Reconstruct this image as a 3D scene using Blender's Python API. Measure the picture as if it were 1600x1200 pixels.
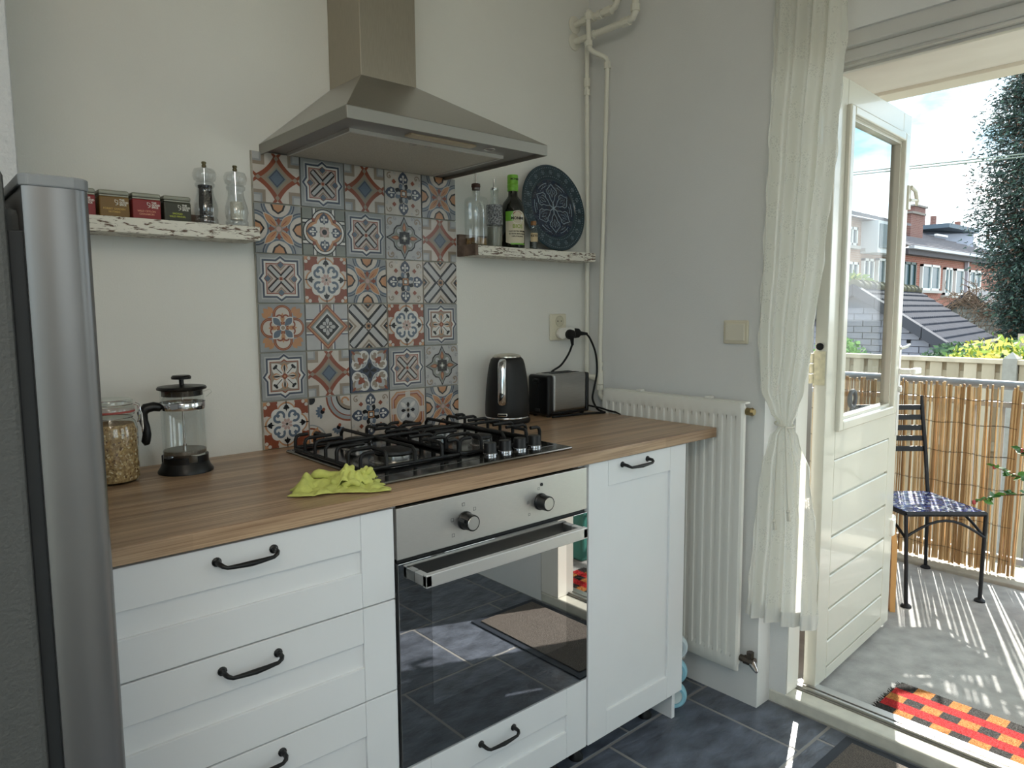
import bpy, bmesh, math, random
from mathutils import Vector, Matrix, noise
from math import sin, cos, pi, radians as rad
random.seed(7)
sc = bpy.context.scene
for o in list(bpy.data.objects): bpy.data.objects.remove(o)
C = sc.collection

# ------------------------------------------------------------------ camera
CAM = Vector((-0.7759, -1.8953, 1.2904)); YAW, PITCH, ROLL, FPX = 0.7204, -0.1023, -0.0074, 1108.4
fw = Vector((sin(YAW)*cos(PITCH), cos(YAW)*cos(PITCH), sin(PITCH)))
r0 = Vector((cos(YAW), -sin(YAW), 0)); u0 = r0.cross(fw)
rt = r0*cos(ROLL)+u0*sin(ROLL); up = -r0*sin(ROLL)+u0*cos(ROLL)
cd = bpy.data.cameras.new('camera'); cam = bpy.data.objects.new('camera', cd); C.objects.link(cam)
cd.sensor_width = 36; cd.lens = 36*FPX/1600; cd.clip_start = 0.02; cd.clip_end = 500
cam.matrix_world = Matrix(((rt.x, up.x, -fw.x, CAM.x), (rt.y, up.y, -fw.y, CAM.y), (rt.z, up.z, -fw.z, CAM.z), (0, 0, 0, 1)))
sc.camera = cam

# ------------------------------------------------------------------ world, sun, exposure
SKY = 1.5; SUN = 5.6; FILL = 2.7  # last value is the glow of the added fill globe
w = bpy.data.worlds.new('sky'); sc.world = w; w.use_nodes = True
nt = w.node_tree; nt.nodes.clear()
def N(t, k, **kw):
    n = t.nodes.new(k)
    for a, b in kw.items(): setattr(n, a, b)
    return n
tc = N(nt, 'ShaderNodeTexCoord'); mp = N(nt, 'ShaderNodeMapping'); mp.inputs['Scale'].default_value = (1, 1, 2.6)
ns = N(nt, 'ShaderNodeTexNoise'); ns.inputs['Scale'].default_value = 2.6; ns.inputs['Detail'].default_value = 7; ns.inputs['Roughness'].default_value = .55
rp = N(nt, 'ShaderNodeValToRGB')
rp.color_ramp.elements[0].position = .40; rp.color_ramp.elements[0].color = (.185, .34, .44, 1)
rp.color_ramp.elements[1].position = .60; rp.color_ramp.elements[1].color = (.84, .87, .88, 1)
bgn = N(nt, 'ShaderNodeBackground'); bgn.inputs['Strength'].default_value = SKY
wo = N(nt, 'ShaderNodeOutputWorld')
L = nt.links.new
L(tc.outputs['Generated'], mp.inputs['Vector']); L(mp.outputs['Vector'], ns.inputs['Vector']); L(ns.outputs['Fac'], rp.inputs['Fac'])
L(rp.outputs['Color'], bgn.inputs['Color']); L(bgn.outputs['Background'], wo.inputs['Surface'])
sd = bpy.data.lights.new('sun', 'SUN'); so = bpy.data.objects.new('sun', sd); C.objects.link(so)
sd.energy = SUN; sd.angle = rad(.6); sd.color = (1, .96, .88)
AZ, EL = rad(22.5), rad(31.6)
sdir = Vector((cos(AZ)*cos(EL), sin(AZ)*cos(EL), sin(EL)))
so.rotation_euler = sdir.to_track_quat('Z', 'Y').to_euler(); so.location = (8, 3, 6)
vs = sc.view_settings; vs.view_transform = 'Standard'; vs.look = 'None'; vs.exposure = 1.5; vs.gamma = 1; vs.use_curve_mapping = False

# ------------------------------------------------------------------ materials
def lin(c):
    return tuple(((x/255)/12.92 if x/255 <= .04045 else ((x/255+.055)/1.055)**2.4) for x in c)+(1,)
MATS = {}
def pm(name, col, rough=.5, metal=0, var=0, vscale=8, bump=0, bscale=200, coat=0, spec=.5, stretch=None, alpha=1, trans=0, ior=1.45, col2=None, emit=0, detail=4):
    if name in MATS: return MATS[name]
    m = bpy.data.materials.new(name); m.use_nodes = True; t = m.node_tree; b = t.nodes['Principled BSDF']
    c = lin(col)
    b.inputs['Base Color'].default_value = c; b.inputs['Roughness'].default_value = rough; b.inputs['Metallic'].default_value = metal
    b.inputs['Coat Weight'].default_value = coat; b.inputs['Specular IOR Level'].default_value = spec
    b.inputs['Transmission Weight'].default_value = trans; b.inputs['IOR'].default_value = ior
    tcx = N(t, 'ShaderNodeTexCoord'); mpx = N(t, 'ShaderNodeMapping'); t.links.new(tcx.outputs['Object'], mpx.inputs['Vector'])
    if stretch: mpx.inputs['Scale'].default_value = stretch
    if var or col2:
        n = N(t, 'ShaderNodeTexNoise'); n.inputs['Scale'].default_value = vscale; n.inputs['Detail'].default_value = detail
        t.links.new(mpx.outputs['Vector'], n.inputs['Vector'])
        r = N(t, 'ShaderNodeValToRGB'); r.color_ramp.elements[0].position = .3; r.color_ramp.elements[1].position = .7
        if col2: a, z = c, lin(col2)
        else: a = tuple(max(0, x*(1-var)) for x in c[:3])+(1,); z = tuple(min(1, x*(1+var)) for x in c[:3])+(1,)
        r.color_ramp.elements[0].color = a; r.color_ramp.elements[1].color = z
        t.links.new(n.outputs['Fac'], r.inputs['Fac']); t.links.new(r.outputs['Color'], b.inputs['Base Color'])
    if bump:
        n2 = N(t, 'ShaderNodeTexNoise'); n2.inputs['Scale'].default_value = bscale; n2.inputs['Detail'].default_value = 3
        t.links.new(mpx.outputs['Vector'], n2.inputs['Vector'])
        bp = N(t, 'ShaderNodeBump'); bp.inputs['Strength'].default_value = bump; bp.inputs['Distance'].default_value = .01
        t.links.new(n2.outputs['Fac'], bp.inputs['Height']); t.links.new(bp.outputs['Normal'], b.inputs['Normal'])
    if emit:
        b.inputs['Emission Color'].default_value = c; b.inputs['Emission Strength'].default_value = emit
    MATS[name] = m; return m
def pane_mat(name, tint=(1, 1, 1), ior=1.5, rough=0.0, gloss=1.0):
    """thin glass sheet: lets light straight through, mirrors at grazing angles"""
    m = bpy.data.materials.new(name); m.use_nodes = True; t = m.node_tree; t.nodes.clear()
    o = N(t, 'ShaderNodeOutputMaterial'); mx = N(t, 'ShaderNodeMixShader'); tr = N(t, 'ShaderNodeBsdfTransparent'); gl = N(t, 'ShaderNodeBsdfGlossy')
    tr.inputs['Color'].default_value = (*tint, 1); gl.inputs['Roughness'].default_value = rough
    gl.inputs['Color'].default_value = (gloss, gloss, gloss, 1)
    ge = N(t, 'ShaderNodeNewGeometry'); dt = N(t, 'ShaderNodeVectorMath', operation='DOT_PRODUCT'); ab = N(t, 'ShaderNodeMath', operation='ABSOLUTE')
    om = N(t, 'ShaderNodeMath', operation='SUBTRACT'); om.inputs[0].default_value = 1; pw = N(t, 'ShaderNodeMath', operation='POWER'); pw.inputs[1].default_value = 5
    f0 = ((ior-1)/(ior+1))**2; ma = N(t, 'ShaderNodeMath', operation='MULTIPLY_ADD'); ma.inputs[1].default_value = 1-f0; ma.inputs[2].default_value = f0
    K = t.links.new
    K(ge.outputs['Normal'], dt.inputs[0]); K(ge.outputs['Incoming'], dt.inputs[1]); K(dt.outputs['Value'], ab.inputs[0]); K(ab.outputs[0], om.inputs[1]); K(om.outputs[0], pw.inputs[0]); K(pw.outputs[0], ma.inputs[0])
    K(ma.outputs[0], mx.inputs[0]); K(tr.outputs[0], mx.inputs[1]); K(gl.outputs[0], mx.inputs[2]); K(mx.outputs[0], o.inputs[0])
    MATS[name] = m; return m

M_wall = pm('painted_wallpaper', (226, 225, 219), .85, bump=.12, bscale=260, var=.02, vscale=3)
M_wallR = pm('painted_wallpaper_cool', (222, 222, 220), .85, bump=.10, bscale=260, var=.02, vscale=3)
M_ceil = pm('white_ceiling_paint', (235, 234, 228), .9)
M_cab = pm('white_cabinet_foil', (232, 233, 234), .42, var=.01)
M_carc = pm('white_carcass', (225, 226, 226), .6)
M_blackm = pm('black_metal', (16, 16, 17), .38)
M_black = pm('black_plastic', (15, 15, 16), .45)
M_rubber = pm('black_rubber', (14, 14, 15), .8)
M_steel = pm('brushed_steel', (184, 181, 176), .34, 1, var=.04, vscale=60, stretch=(1, 1, 14), bump=.02, bscale=120)
M_skirt = pm('satin_steel_band', (158, 155, 148), .5, 1)
M_steelp = pm('brushed_steel_panel', (214, 210, 205), .42, 1, var=.03, vscale=60, stretch=(1, 1, 14))
M_alu = pm('satin_aluminium', (222, 220, 216), .42, .85)
M_chrome = pm('chrome', (225, 225, 228), .08, 1)
M_whitep = pm('white_gloss_paint', (228, 226, 218), .30, coat=.2)
M_doorp = pm('cream_gloss_paint', (206, 204, 191), .22, coat=.4, bump=.02, bscale=40)
M_frame = pm('grey_white_frame_paint', (205, 203, 198), .4)
M_rad = pm('radiator_enamel', (226, 224, 216), .35)
M_pipe = pm('painted_pipe', (226, 223, 210), .45, bump=.03, bscale=80)
M_cream = pm('cream_plastic', (219, 212, 190), .4)
M_whitepl = pm('white_plastic', (235, 233, 226), .35)
M_glass = pane_mat('clear_glass', (.93, .95, .945), 2.0)
M_glassg = pane_mat('greenish_jar_glass', (.92, .95, .935), 1.75)
M_acry = pane_mat('clear_acrylic', (.87, .88, .885), 2.0)
M_pane = pane_mat('window_pane', (.95, .97, .965), 1.5, gloss=.35)
M_concrete = pm('balcony_concrete', (162, 162, 160), .85, var=.18, vscale=14, bump=.25, bscale=180, detail=8)
M_grout = pm('grey_grout', (150, 148, 146), .9)
M_silver = pm('fridge_silver', (120, 118, 117), .33, .7, var=.02)
M_fridge = pm('fridge_grey', (76, 76, 74), .6, .0, bump=.25, bscale=220)

# ------------------------------------------------------------------ mesh builder
class MB:
    def __init__(s): s.v = []; s.f = []; s.m = []
    def add(s, vs, fs, m=0, X=None):
        b = len(s.v)
        s.v += [tuple(X @ Vector(p)) if X else tuple(p) for p in vs]
        for f in fs: s.f.append([b+i for i in f]); s.m.append(m)
        return s
    def bx(s, x0, x1, y0, y1, z0, z1, m=0, X=None):
        vs = [(x, y, z) for x in (x0, x1) for y in (y0, y1) for z in (z0, z1)]
        return s.add(vs, [(0, 1, 3, 2), (4, 6, 7, 5), (0, 4, 5, 1), (2, 3, 7, 6), (0, 2, 6, 4), (1, 5, 7, 3)], m, X)
    def tube(s, pts, r, n=8, m=0, closed=False, X=None, flat=1.0):
        P = [Vector(p) for p in pts]; K = len(P); R = r if isinstance(r, (list, tuple)) else [r]*K
        vs = []; prev = None
        for i, p in enumerate(P):
            a = P[(i-1) % K] if (closed or i > 0) else p; b = P[(i+1) % K] if (closed or i < K-1) else p
            d = (b-a).normalized() if (b-a).length > 1e-9 else Vector((0, 0, 1))
            if prev is None:
                h = Vector((0, 0, 1)) if abs(d.z) < .9 else Vector((1, 0, 0)); e = d.cross(h).normalized()
            else:
                e = prev-d*prev.dot(d); e = e.normalized() if e.length > 1e-9 else d.orthogonal().normalized()
            prev = e; g = d.cross(e)
            for k in range(n):
                t = 2*pi*k/n; vs.append(p+(e*cos(t)+g*sin(t)*flat)*R[i])
        fs = []
        for i in range(K if closed else K-1):
            j = (i+1) % K
            for k in range(n): fs.append((i*n+k, i*n+(k+1) % n, j*n+(k+1) % n, j*n+k))
        if not closed: fs.append(tuple(range(n-1, -1, -1))); fs.append(tuple(range((K-1)*n, K*n)))
        return s.add(vs, fs, m, X)
    def lathe(s, prof, c=(0, 0, 0), n=32, m=0, X=None, caps=True, a0=0, a1=2*pi):
        vs = []; full = abs(a1-a0-2*pi) < 1e-6; nn = n if full else n+1
        for (r, z) in prof:
            for k in range(nn):
                t = a0+(a1-a0)*k/n; vs.append((c[0]+r*cos(t), c[1]+r*sin(t), c[2]+z))
        fs = []
        for i in range(len(prof)-1):
            for k in range(n): fs.append((i*nn+k, i*nn+(k+1) % nn, (i+1)*nn+(k+1) % nn, (i+1)*nn+k))
        if caps and full:
            if prof[0][0] > 1e-6: fs.append(tuple(range(n-1, -1, -1)))
            if prof[-1][0] > 1e-6: fs.append(tuple(range((len(prof)-1)*n, len(prof)*n)))
        return s.add(vs, fs, m, X)
    def cyl(s, a, b, r, n=16, m=0, X=None): return s.tube([a, b], r, n, m, X=X)
    def prism(s, poly, a, b, axis='y', m=0, X=None):
        k = len(poly)
        def mk(p, t): return {'x': (t, p[0], p[1]), 'y': (p[0], t, p[1]), 'z': (p[0], p[1], t)}[axis]
        vs = [mk(p, a) for p in poly]+[mk(p, b) for p in poly]
        fs = [tuple(range(k-1, -1, -1)), tuple(range(k, 2*k))]+[(i, (i+1) % k, k+(i+1) % k, k+i) for i in range(k)]
        return s.add(vs, fs, m, X)
    def ball(s, c, r, n=12, m=0, sz=1.0, X=None):
        h = max(4, n//2)
        return s.lathe([(max(1e-5, r*sin(pi*i/h)), -r*cos(pi*i/h)*sz) for i in range(h+1)], c, n, m, X, caps=False)
    def torus(s, c, R, r, n=28, k=8, m=0, axis='z', X=None):
        pts = []
        for i in range(n):
            t = 2*pi*i/n; a, b = R*cos(t), R*sin(t)
            pts.append({'z': (c[0]+a, c[1]+b, c[2]), 'y': (c[0]+a, c[1], c[2]+b), 'x': (c[0], c[1]+a, c[2]+b)}[axis])
        return s.tube(pts, r, k, m, closed=True, X=X)
    def mesh(s, name, mats, smooth=False, org=(0, 0, 0), ang=40):
        me = bpy.data.meshes.new(name); o = Vector(org)
        me.from_pydata([Vector(p)-o for p in s.v], [], s.f)
        for m in (mats if isinstance(mats, (list, tuple)) else [mats]): me.materials.append(m)
        me.polygons.foreach_set('material_index', s.m)
        bm = bmesh.new(); bm.from_mesh(me); bmesh.ops.recalc_face_normals(bm, faces=bm.faces); bm.to_mesh(me); bm.free()
        if smooth:
            me.polygons.foreach_set('use_smooth', [True]*len(me.polygons)); me.set_sharp_from_angle(angle=rad(ang))
        me.update(); return me
    def build(s, name, mats, parent=None, smooth=False, org=None, bevel=0, seg=2, ang=40, label=None, kind=None):
        po = wloc(parent) if parent else Vector((0, 0, 0))
        oo = Vector(org) if org is not None else po
        me = s.mesh(name, mats, smooth, oo, ang)
        o = bpy.data.objects.new(name, me); C.objects.link(o); o.location = oo-po
        if parent: o.parent = parent
        if bevel:
            md = o.modifiers.new('bevel', 'BEVEL'); md.width = bevel; md.segments = seg; md.limit_method = 'ANGLE'; md.angle_limit = rad(35); md.harden_normals = False
        if label: o['label'] = label
        if kind: o['kind'] = kind
        return o
def wloc(o):
    v = Vector((0, 0, 0))
    while o is not None: v += Vector(o.location); o = o.parent
    return v
def tag(o, label, cat, group=None, kind=None):
    o['label'] = label; o['category'] = cat
    if group: o['group'] = group
    if kind: o['kind'] = kind
    return o
def thing(name, label, cat, loc=(0, 0, 0), group=None):
    o = bpy.data.objects.new(name, None); C.objects.link(o); o.location = loc; o.empty_display_size = .05
    return tag(o, label, cat, group)
def struct(o, label=None):
    o['kind'] = 'structure'
    if label: o['label'] = label
    return o
def inst(name, me, parent, loc, rot=None, scale=None):
    """another object sharing mesh data, loc in world space, parents are never rotated"""
    o = bpy.data.objects.new(name, me); C.objects.link(o)
    o.location = Vector(loc)-(wloc(parent) if parent else Vector((0, 0, 0)))
    if rot: o.rotation_euler = rot
    if scale: o.scale = scale
    if parent: o.parent = parent
    return o
def text_mesh(txt, size, align='CENTER', ext=.0002, bold=0, space=1.0):
    cu = bpy.data.curves.new('lettering', 'FONT'); cu.body = txt; cu.size = size; cu.align_x = align; cu.align_y = 'CENTER'
    cu.extrude = ext; cu.offset = bold; cu.space_character = space; cu.resolution_u = 3
    o = bpy.data.objects.new('lettering', cu); me = bpy.data.meshes.new_from_object(o)
    bpy.data.objects.remove(o); bpy.data.curves.remove(cu); return me
def text(name, txt, size, parent, loc, mat, rot=(pi/2, 0, 0), **kw):
    me = text_mesh(txt, size, **kw); me.materials.clear(); me.materials.append(mat)
    return inst(name, me, parent, loc, rot)
# ================================================================== the setting
FZ = -.015; WX = 1.285; TOP = 2.6
# floor with slate tiles
def slate():
    m = pm('slate_tile', (92, 98, 110), .34, var=.48, vscale=9, stretch=(1, 1.9, 1), detail=12, bump=.6, bscale=18)
    return m
M_slate = slate()
fl = struct(MB().bx(-1.6, 1.36, -3.5, .1, FZ-.08, FZ-.0010, 0).build('floor', M_grout))
ys = [.1, -.169, -.567, -.965, -1.363, -1.761, -2.159, -2.557, -2.955, -3.353, -3.5]
for r in range(len(ys)-1):
    off = .867 if r % 2 == 1 else .766
    if r == 0: off = .766
    xs = [-1.6]+[off+.4*k for k in range(-6, 3) if -1.55 < off+.4*k < 1.33]+[1.36]
    for i in range(len(xs)-1):
        x0, x1, y1, y0 = xs[i]+.0042, xs[i+1]-.0042, ys[r]-.0042, ys[r+1]+.0042
        MB().bx(x0, x1, y0, y1, FZ-.012, FZ).build('floor_tile', M_slate, fl, bevel=.0015, seg=1, org=((x0+x1)/2, (y0+y1)/2, FZ))
struct(MB().bx(-1.6, 1.5, -3.5, .1, TOP, TOP+.1).build('ceiling', M_ceil))
struct(MB().bx(-1.6, 1.285, 0, .12, FZ, TOP).build('wall_back', M_wall))
struct(MB().bx(-1.45, -1.33, -1.35, 0, FZ, TOP).bx(-1.45, -1.33, -3.5, -3.2, FZ, TOP).bx(-1.45, -1.33, -3.2, -1.35, FZ, .55).bx(-1.45, -1.33, -3.2, -1.35, 2.35, TOP).build('wall_left', M_wall))
struct(MB().bx(-1.33, -.606, -.555, 0, FZ, TOP).build('wall_left_pier', pm('roughcast_wall', (192, 193, 194), .9, bump=.5, bscale=90), bevel=.006))
wr = MB()
wr.bx(WX, 1.5, -.757, .1, FZ, TOP).bx(1.36, 1.435, -.816, -.757, FZ, TOP).bx(1.435, 1.5, -.775, -.757, FZ, TOP)
wr.bx(1.36, 1.5, -1.62, -.775, 2.085, TOP)
wr.bx(1.36, 1.5, -1.95, -1.62, FZ, TOP).bx(1.36, 1.5, -3.15, -1.95, FZ, .92).bx(1.36, 1.5, -3.15, -1.95, 2.15, TOP).bx(1.36, 1.5, -3.5, -3.15, FZ, TOP)
struct(wr.build('wall_right', M_wallR))
struct(MB().bx(WX-.0025, WX, -.757, 0, FZ, 1.471).build('trim_1', M_wallR), 'painted lower wall lining ending in a thin seam')
wb = MB(); RX0, RX1, RZ0, RZ1 = -.6, .6, 1.05, 2.2
wb.bx(-1.45, RX0, -3.5, -3.4, FZ, TOP).bx(RX1, 1.36, -3.5, -3.4, FZ, TOP).bx(RX0, RX1, -3.5, -3.4, FZ, RZ0).bx(RX0, RX1, -3.5, -3.4, RZ1, TOP)
struct(wb.build('wall_rear', M_wall))
def window(name, axis, a0, a1, z0, z1, c, bars):
    e = bpy.data.objects.new(name, None); C.objects.link(e); e.location = (c, (a0+a1)/2, z0) if axis == 'x' else ((a0+a1)/2, c, z0); struct(e)
    f = MB(); t = .05
    def b(u0, u1, w0, w1):
        if axis == 'x': f.bx(c-.03, c+.03, u0, u1, w0, w1)
        else: f.bx(u0, u1, c-.03, c+.03, w0, w1)
    b(a0, a0+t, z0, z1); b(a1-t, a1, z0, z1); b(a0, a1, z0, z0+t); b(a0, a1, z1-t, z1)
    for q in bars: b(q-t/2, q+t/2, z0, z1)
    f.build('window_frame', M_whitep, e)
    g = MB(); edges = [a0]+list(bars)+[a1]
    for i in range(len(edges)-1):
        g = MB()
        if axis == 'x': g.bx(c-.002, c+.002, edges[i]+.02, edges[i+1]-.02, z0+.03, z1-.03)
        else: g.bx(edges[i]+.02, edges[i+1]-.02, c-.002, c+.002, z0+.03, z1-.03)
        g.build('pane', M_pane, e)
window('window_1', 'x', -3.15, -1.95, .92, 2.15, 1.44, [-2.55])
window('added_window_3', 'x', -3.2, -1.35, .55, 2.35, -1.39, [-2.58, -1.97])  # unseen left opening, added to bring more daylight into the room
window('added_window_2', 'y', RX0, RX1, RZ0, RZ1, -3.45, [0])  # unseen rear opening, added and sized to light the drawer fronts and back wall

# door frame, head, sill
fr = MB()
fr.bx(1.362, 1.438, -.8195, -.816, .028, 2.044).bx(1.435, 1.447, -.800, -.775, .036, 2.01)                                         # jamb behind the curtain
fr.bx(1.362, 1.46, -1.622, -1.515, .028, 2.044)
struct(fr.build('trim_2', M_whitep, bevel=.003), 'white painted door jambs')
hd = MB(); hd.bx(1.372, 1.47, -1.60, -.80, 2.045, 2.09).bx(1.40, 1.475, -1.60, -.80, 2.012, 2.046)
struct(hd.build('trim_3', M_frame, bevel=.003), 'grey white door frame head')
struct(MB().bx(1.41, 1.48, -1.60, -.80, 2.004, 2.013).bx(1.435, 1.443, -1.60, -.80, 1.996, 2.005).build('trim_4', M_alu), 'narrow metal weather strip under the door head')
struct(MB().bx(1.358, 1.425, -1.62, -.757, FZ, .027).build('trim_5', pm('worn_sill_paint', (206, 204, 192), .45, var=.08, vscale=25), bevel=.006), 'worn white painted wooden door sill')
st = MB().bx(1.425, 1.50, -1.62, -.80, FZ, .030).bx(1.43, 1.442, -1.62, -.80, .030, .038).bx(1.455, 1.463, -1.62, -.80, .030, .036)
struct(st.build('trim_6', pm('threshold_aluminium', (176, 174, 170), .3, .9), bevel=.001), 'ribbed aluminium threshold strip')

# balcony shell
struct(MB().bx(1.5, 3.04, -3.6, .1, -.16, 0).build('balcony_floor', M_concrete))
struct(MB().bx(3.04, 3.32, -3.6, .1, -.16, .018).build('balcony_kerb', pm('kerb_concrete', (168, 164, 152), .9, var=.12, vscale=20), bevel=.006))
bc = MB().bx(1.5, 3.2, -3.6, .1, 2.37, 2.56)
struct(bc.build('balcony_ceiling', pm('flaking_ceiling_paint', (226, 221, 212), .8, col2=(243, 239, 231), vscale=3.2, stretch=(1, .5, 1), detail=8)))
struct(MB().bx(3.06, 3.2, -3.6, .1, 2.352, 2.372).bx(1.5, 3.06, -.30, -.12, 2.352, 2.372).bx(1.5, 1.62, -3.6, -.3, 2.352, 2.372).build('trim_8', pm('balcony_edge_paint', (232, 226, 212), .7), bevel=.003), 'paler painted border around the balcony ceiling')
M_brick = pm('brown_brick', (122, 96, 82), .9, var=.3, vscale=7, bump=.2, bscale=120)
bw = struct(MB().bx(1.5, 2.93, -.115, .1, 0, 2.37).build('wall_balcony', pm('brick_mortar', (150, 148, 142), .95)))
bme = MB().bx(-.103, .103, -.012, .06, -.026, .026).mesh('brick', M_brick)
for r in range(38):
    for c in range(7):
        x = 1.5+.105+.2075*c+(.10 if r % 2 else 0)
        if x < 2.84: inst('brick', bme, bw, (x, -.115, .031+.062*r))
# outer facade of this building beyond the balcony (both sides of the opening)
struct(MB().bx(1.5, 1.56, -1.95, -1.66, 0, 2.37).bx(1.5, 1.56, -.757, -.115, 0, 2.37).build('wall_facade', pm('facade_brick', (128, 100, 86), .9, var=.3, vscale=9)))

# ------------------------------------------------------------------ balcony door, opened outward
A0 = Vector((1.475, -.86, 0)); DX = Matrix.Translation(A0) @ Matrix.Rotation(math.atan2(.048, .73), 4, 'Z')
door = bpy.data.objects.new('door_1', None); C.objects.link(door); door.location = A0+Vector((0, 0, .023)); struct(door)
door['label'] = 'cream balcony door with tall glass pane above grooved boards, standing open'
DW = .733
MB().bx(0, .092, 0, .041, .023, 2.013, X=DX).build('stile', M_doorp, door, bevel=.003)
MB().bx(.642, DW, 0, .041, .023, 2.013, X=DX).build('stile', M_doorp, door, bevel=.003)
MB().bx(.0925, .6415, 0, .041, 1.925, 2.013, X=DX).build('rail', M_doorp, door, bevel=.001)
MB().bx(.0925, .6415, 0, .041, .79, .915, X=DX).build('rail', M_doorp, door, bevel=.001)
MB().bx(.0925, .6415, 0, .041, .023, .06, X=DX).build('rail', M_doorp, door, bevel=.001)
MB().bx(.0925, .6415, .012, .040, .06, .79, X=DX).build('backing_panel', M_doorp, door)
zz = [.0605, .158, .27, .39, .523, .655, .789]
for i in range(6):
    MB().bx(.0925, .6415, .0005, .02, zz[i]+.004, zz[i+1]-.004, X=DX).build('board', M_doorp, door, bevel=.003, seg=1)
# raised bead around the glass
bd = MB()
for (s0, s1, z0, z1) in ((.083, .118, .885, 1.935), (.628, .663, .885, 1.935), (.118, .628, 1.905, 1.935), (.118, .628, .885, .918)):
    MB().bx(s0, s1, -.016, .004, z0, z1, X=DX).build('glazing_bead', M_doorp, door, bevel=.005)
for (s0, s1, z0, z1) in ((.118, .128, .918, 1.905), (.618, .628, .918, 1.905), (.128, .618, 1.895, 1.905), (.128, .618, .918, .928)):
    bd.bx(s0, s1, .0, .03, z0, z1, X=DX)
bd.build('rebate', M_doorp, door)
MB().bx(.12, .626, .018, .022, .92, 1.903, X=DX).build('pane', M_pane, door)
hg = MB()
for zc in (1.10, .35, 1.75):
    hg.bx(-.003, .0, .006, .042, zc-.055, zc+.055, X=DX)
    for k in range(3): hg.cyl((-.006, .048, zc-.05+.034*k), (-.006, .048, zc-.02+.034*k), .007, 10, X=DX)
hg.build('hinge', pm('painted_hinge', (205, 198, 170), .5, var=.15, vscale=60), door, smooth=True)
MB().lathe([(.002, -.004), (.012, -.004), (.012, 0), (.002, 0)], n=10, X=DX @ Matrix.Translation((-.001, .024, 1.17)) @ Matrix.Rotation(pi/2, 4, 'Y')).build('screw_hole', M_rubber, door)
MB().bx(.711, DW+.001, -.003, .002, .79, 1.145, X=DX).build('lock_plate', M_alu, door, bevel=.001)
lv = MB().cyl((.722, .0, 1.045), (.722, -.045, 1.045), .011, 12, X=DX).bx(.716, .80, -.06, -.036, 1.033, 1.057, X=DX)
lv.build('door_handle', M_whitepl, door, bevel=.005)
MB().cyl((.722, -.004, .975), (.722, -.012, .975), .012, 12, X=DX).build('keyhole', M_alu, door, smooth=True)
ca = MB().bx(.70, .728, -.012, .002, 1.665, 1.755, X=DX).tube([(.715, -.014, 1.75), (.75, -.02, 1.735), (.775, -.02, 1.70), (.772, -.02, 1.685)], [.007, .008, .008, .006], 8, X=DX).cyl((.71, -.014, 1.70), (.772, -.02, 1.705), .006, 8, X=DX)
ca.build('window_stay', M_doorp, door, bevel=.002)
MB().tube([(.715, -.004, 1.135), (.75, -.015, 1.14), (.79, -.015, 1.148)], [.006, .006, .004], 8, X=DX).build('stay_pin', M_doorp, door, smooth=True)
MB().bx(.705, DW+.002, -.012, .05, .385, .45, X=DX).lathe([(.0, -.02), (.03, -.02), (.03, .0), (.0, .0)], n=16, X=DX @ Matrix.Translation((.752, .0, .43)) @ Matrix.Rotation(pi/2, 4, 'X')).build('bolt', M_whitepl, door, bevel=.003)
MB().torus((.20, -.012, .985), .028, .007, 20, 8, axis='y', X=DX).build('suction_hook', pm('grey_rubber_ring', (90, 92, 94), .6), door, smooth=True)

# fill light added as an unseen glowing globe behind the viewpoint, brightens the walls
LPX, LPY, LPZ, LPR = -1.0, -2.25, 2.2, .25
lp = thing('added_fill_globe', 'added round white fill light, unseen globe hanging from the kitchen ceiling', 'fill light', (LPX, LPY, LPZ-LPR))
MB().ball((LPX, LPY, LPZ), LPR, 32).build('glow_ball', pm('fill_glow', (255, 244, 228), .8, emit=FILL), lp, smooth=True, ang=180)
MB().cyl((LPX, LPY, LPZ+LPR-.01), (LPX, LPY, TOP), .004, 8).lathe([(.0, -.03), (.03, -.03), (.045, -.001), (0, -.001)], (LPX, LPY, TOP), 20).build('cord', M_whitepl, lp, smooth=True)
# ================================================================== kitchen units
CT = .916; CB = .885; FY = -.632
def bow_handle(parent, x, z, w=.104, y=FY):
    b = MB(); h = w/2; pts = []
    for s in (-1, 1):
        b.lathe([(.0085, 0), (.0085, .002), (.0052, .004), (.0048, .012)], n=12, X=Matrix.Translation((x+s*h, y, z+.012)) @ Matrix.Rotation(pi/2, 4, 'X'))
    path = [(-h, -.010, .012), (-h, -.018, .0115), (-h+.003, -.0235, .009), (-h+.010, -.026, .0055), (-.02, -.027, .0045), (0, -.0275, .004), (.02, -.027, .0045), (h-.010, -.026, .0055), (h-.003, -.0235, .009), (h, -.018, .0115), (h, -.010, .012)]
    rr = [.0044, .0046, .0042, .0036, .0045, .0054, .0045, .0036, .0042, .0046, .0044]
    b.tube([(x+p[0], y+p[1], z+p[2]) for p in path], rr, 10)
    return b.build('handle', M_blackm, parent, smooth=True)
def shaker(parent, name, x0, x1, z0, z1, st=.077, rl=.074, y=FY, sl=None):
    sl = sl or st
    """five-piece front: panel with two stiles and two rails as its pieces"""
    p = MB().bx(x0+sl-.01, x1-st+.01, y+.007, y+.018, z0+rl-.01, z1-rl+.01).build(name, M_cab, parent, org=((x0+x1)/2, y, z0))
    g = .0006
    for a, b in ((x0, x0+sl), (x1-st, x1)): MB().bx(a, b, y, y+.02, z0, z1).build('stile', M_cab, p, bevel=.0012)
    for a, b in ((z0, z0+rl), (z1-rl, z1)): MB().bx(x0+sl+g, x1-st-g, y, y+.02, a, b).build('rail', M_cab, p, bevel=.0012)
    return p
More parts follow.
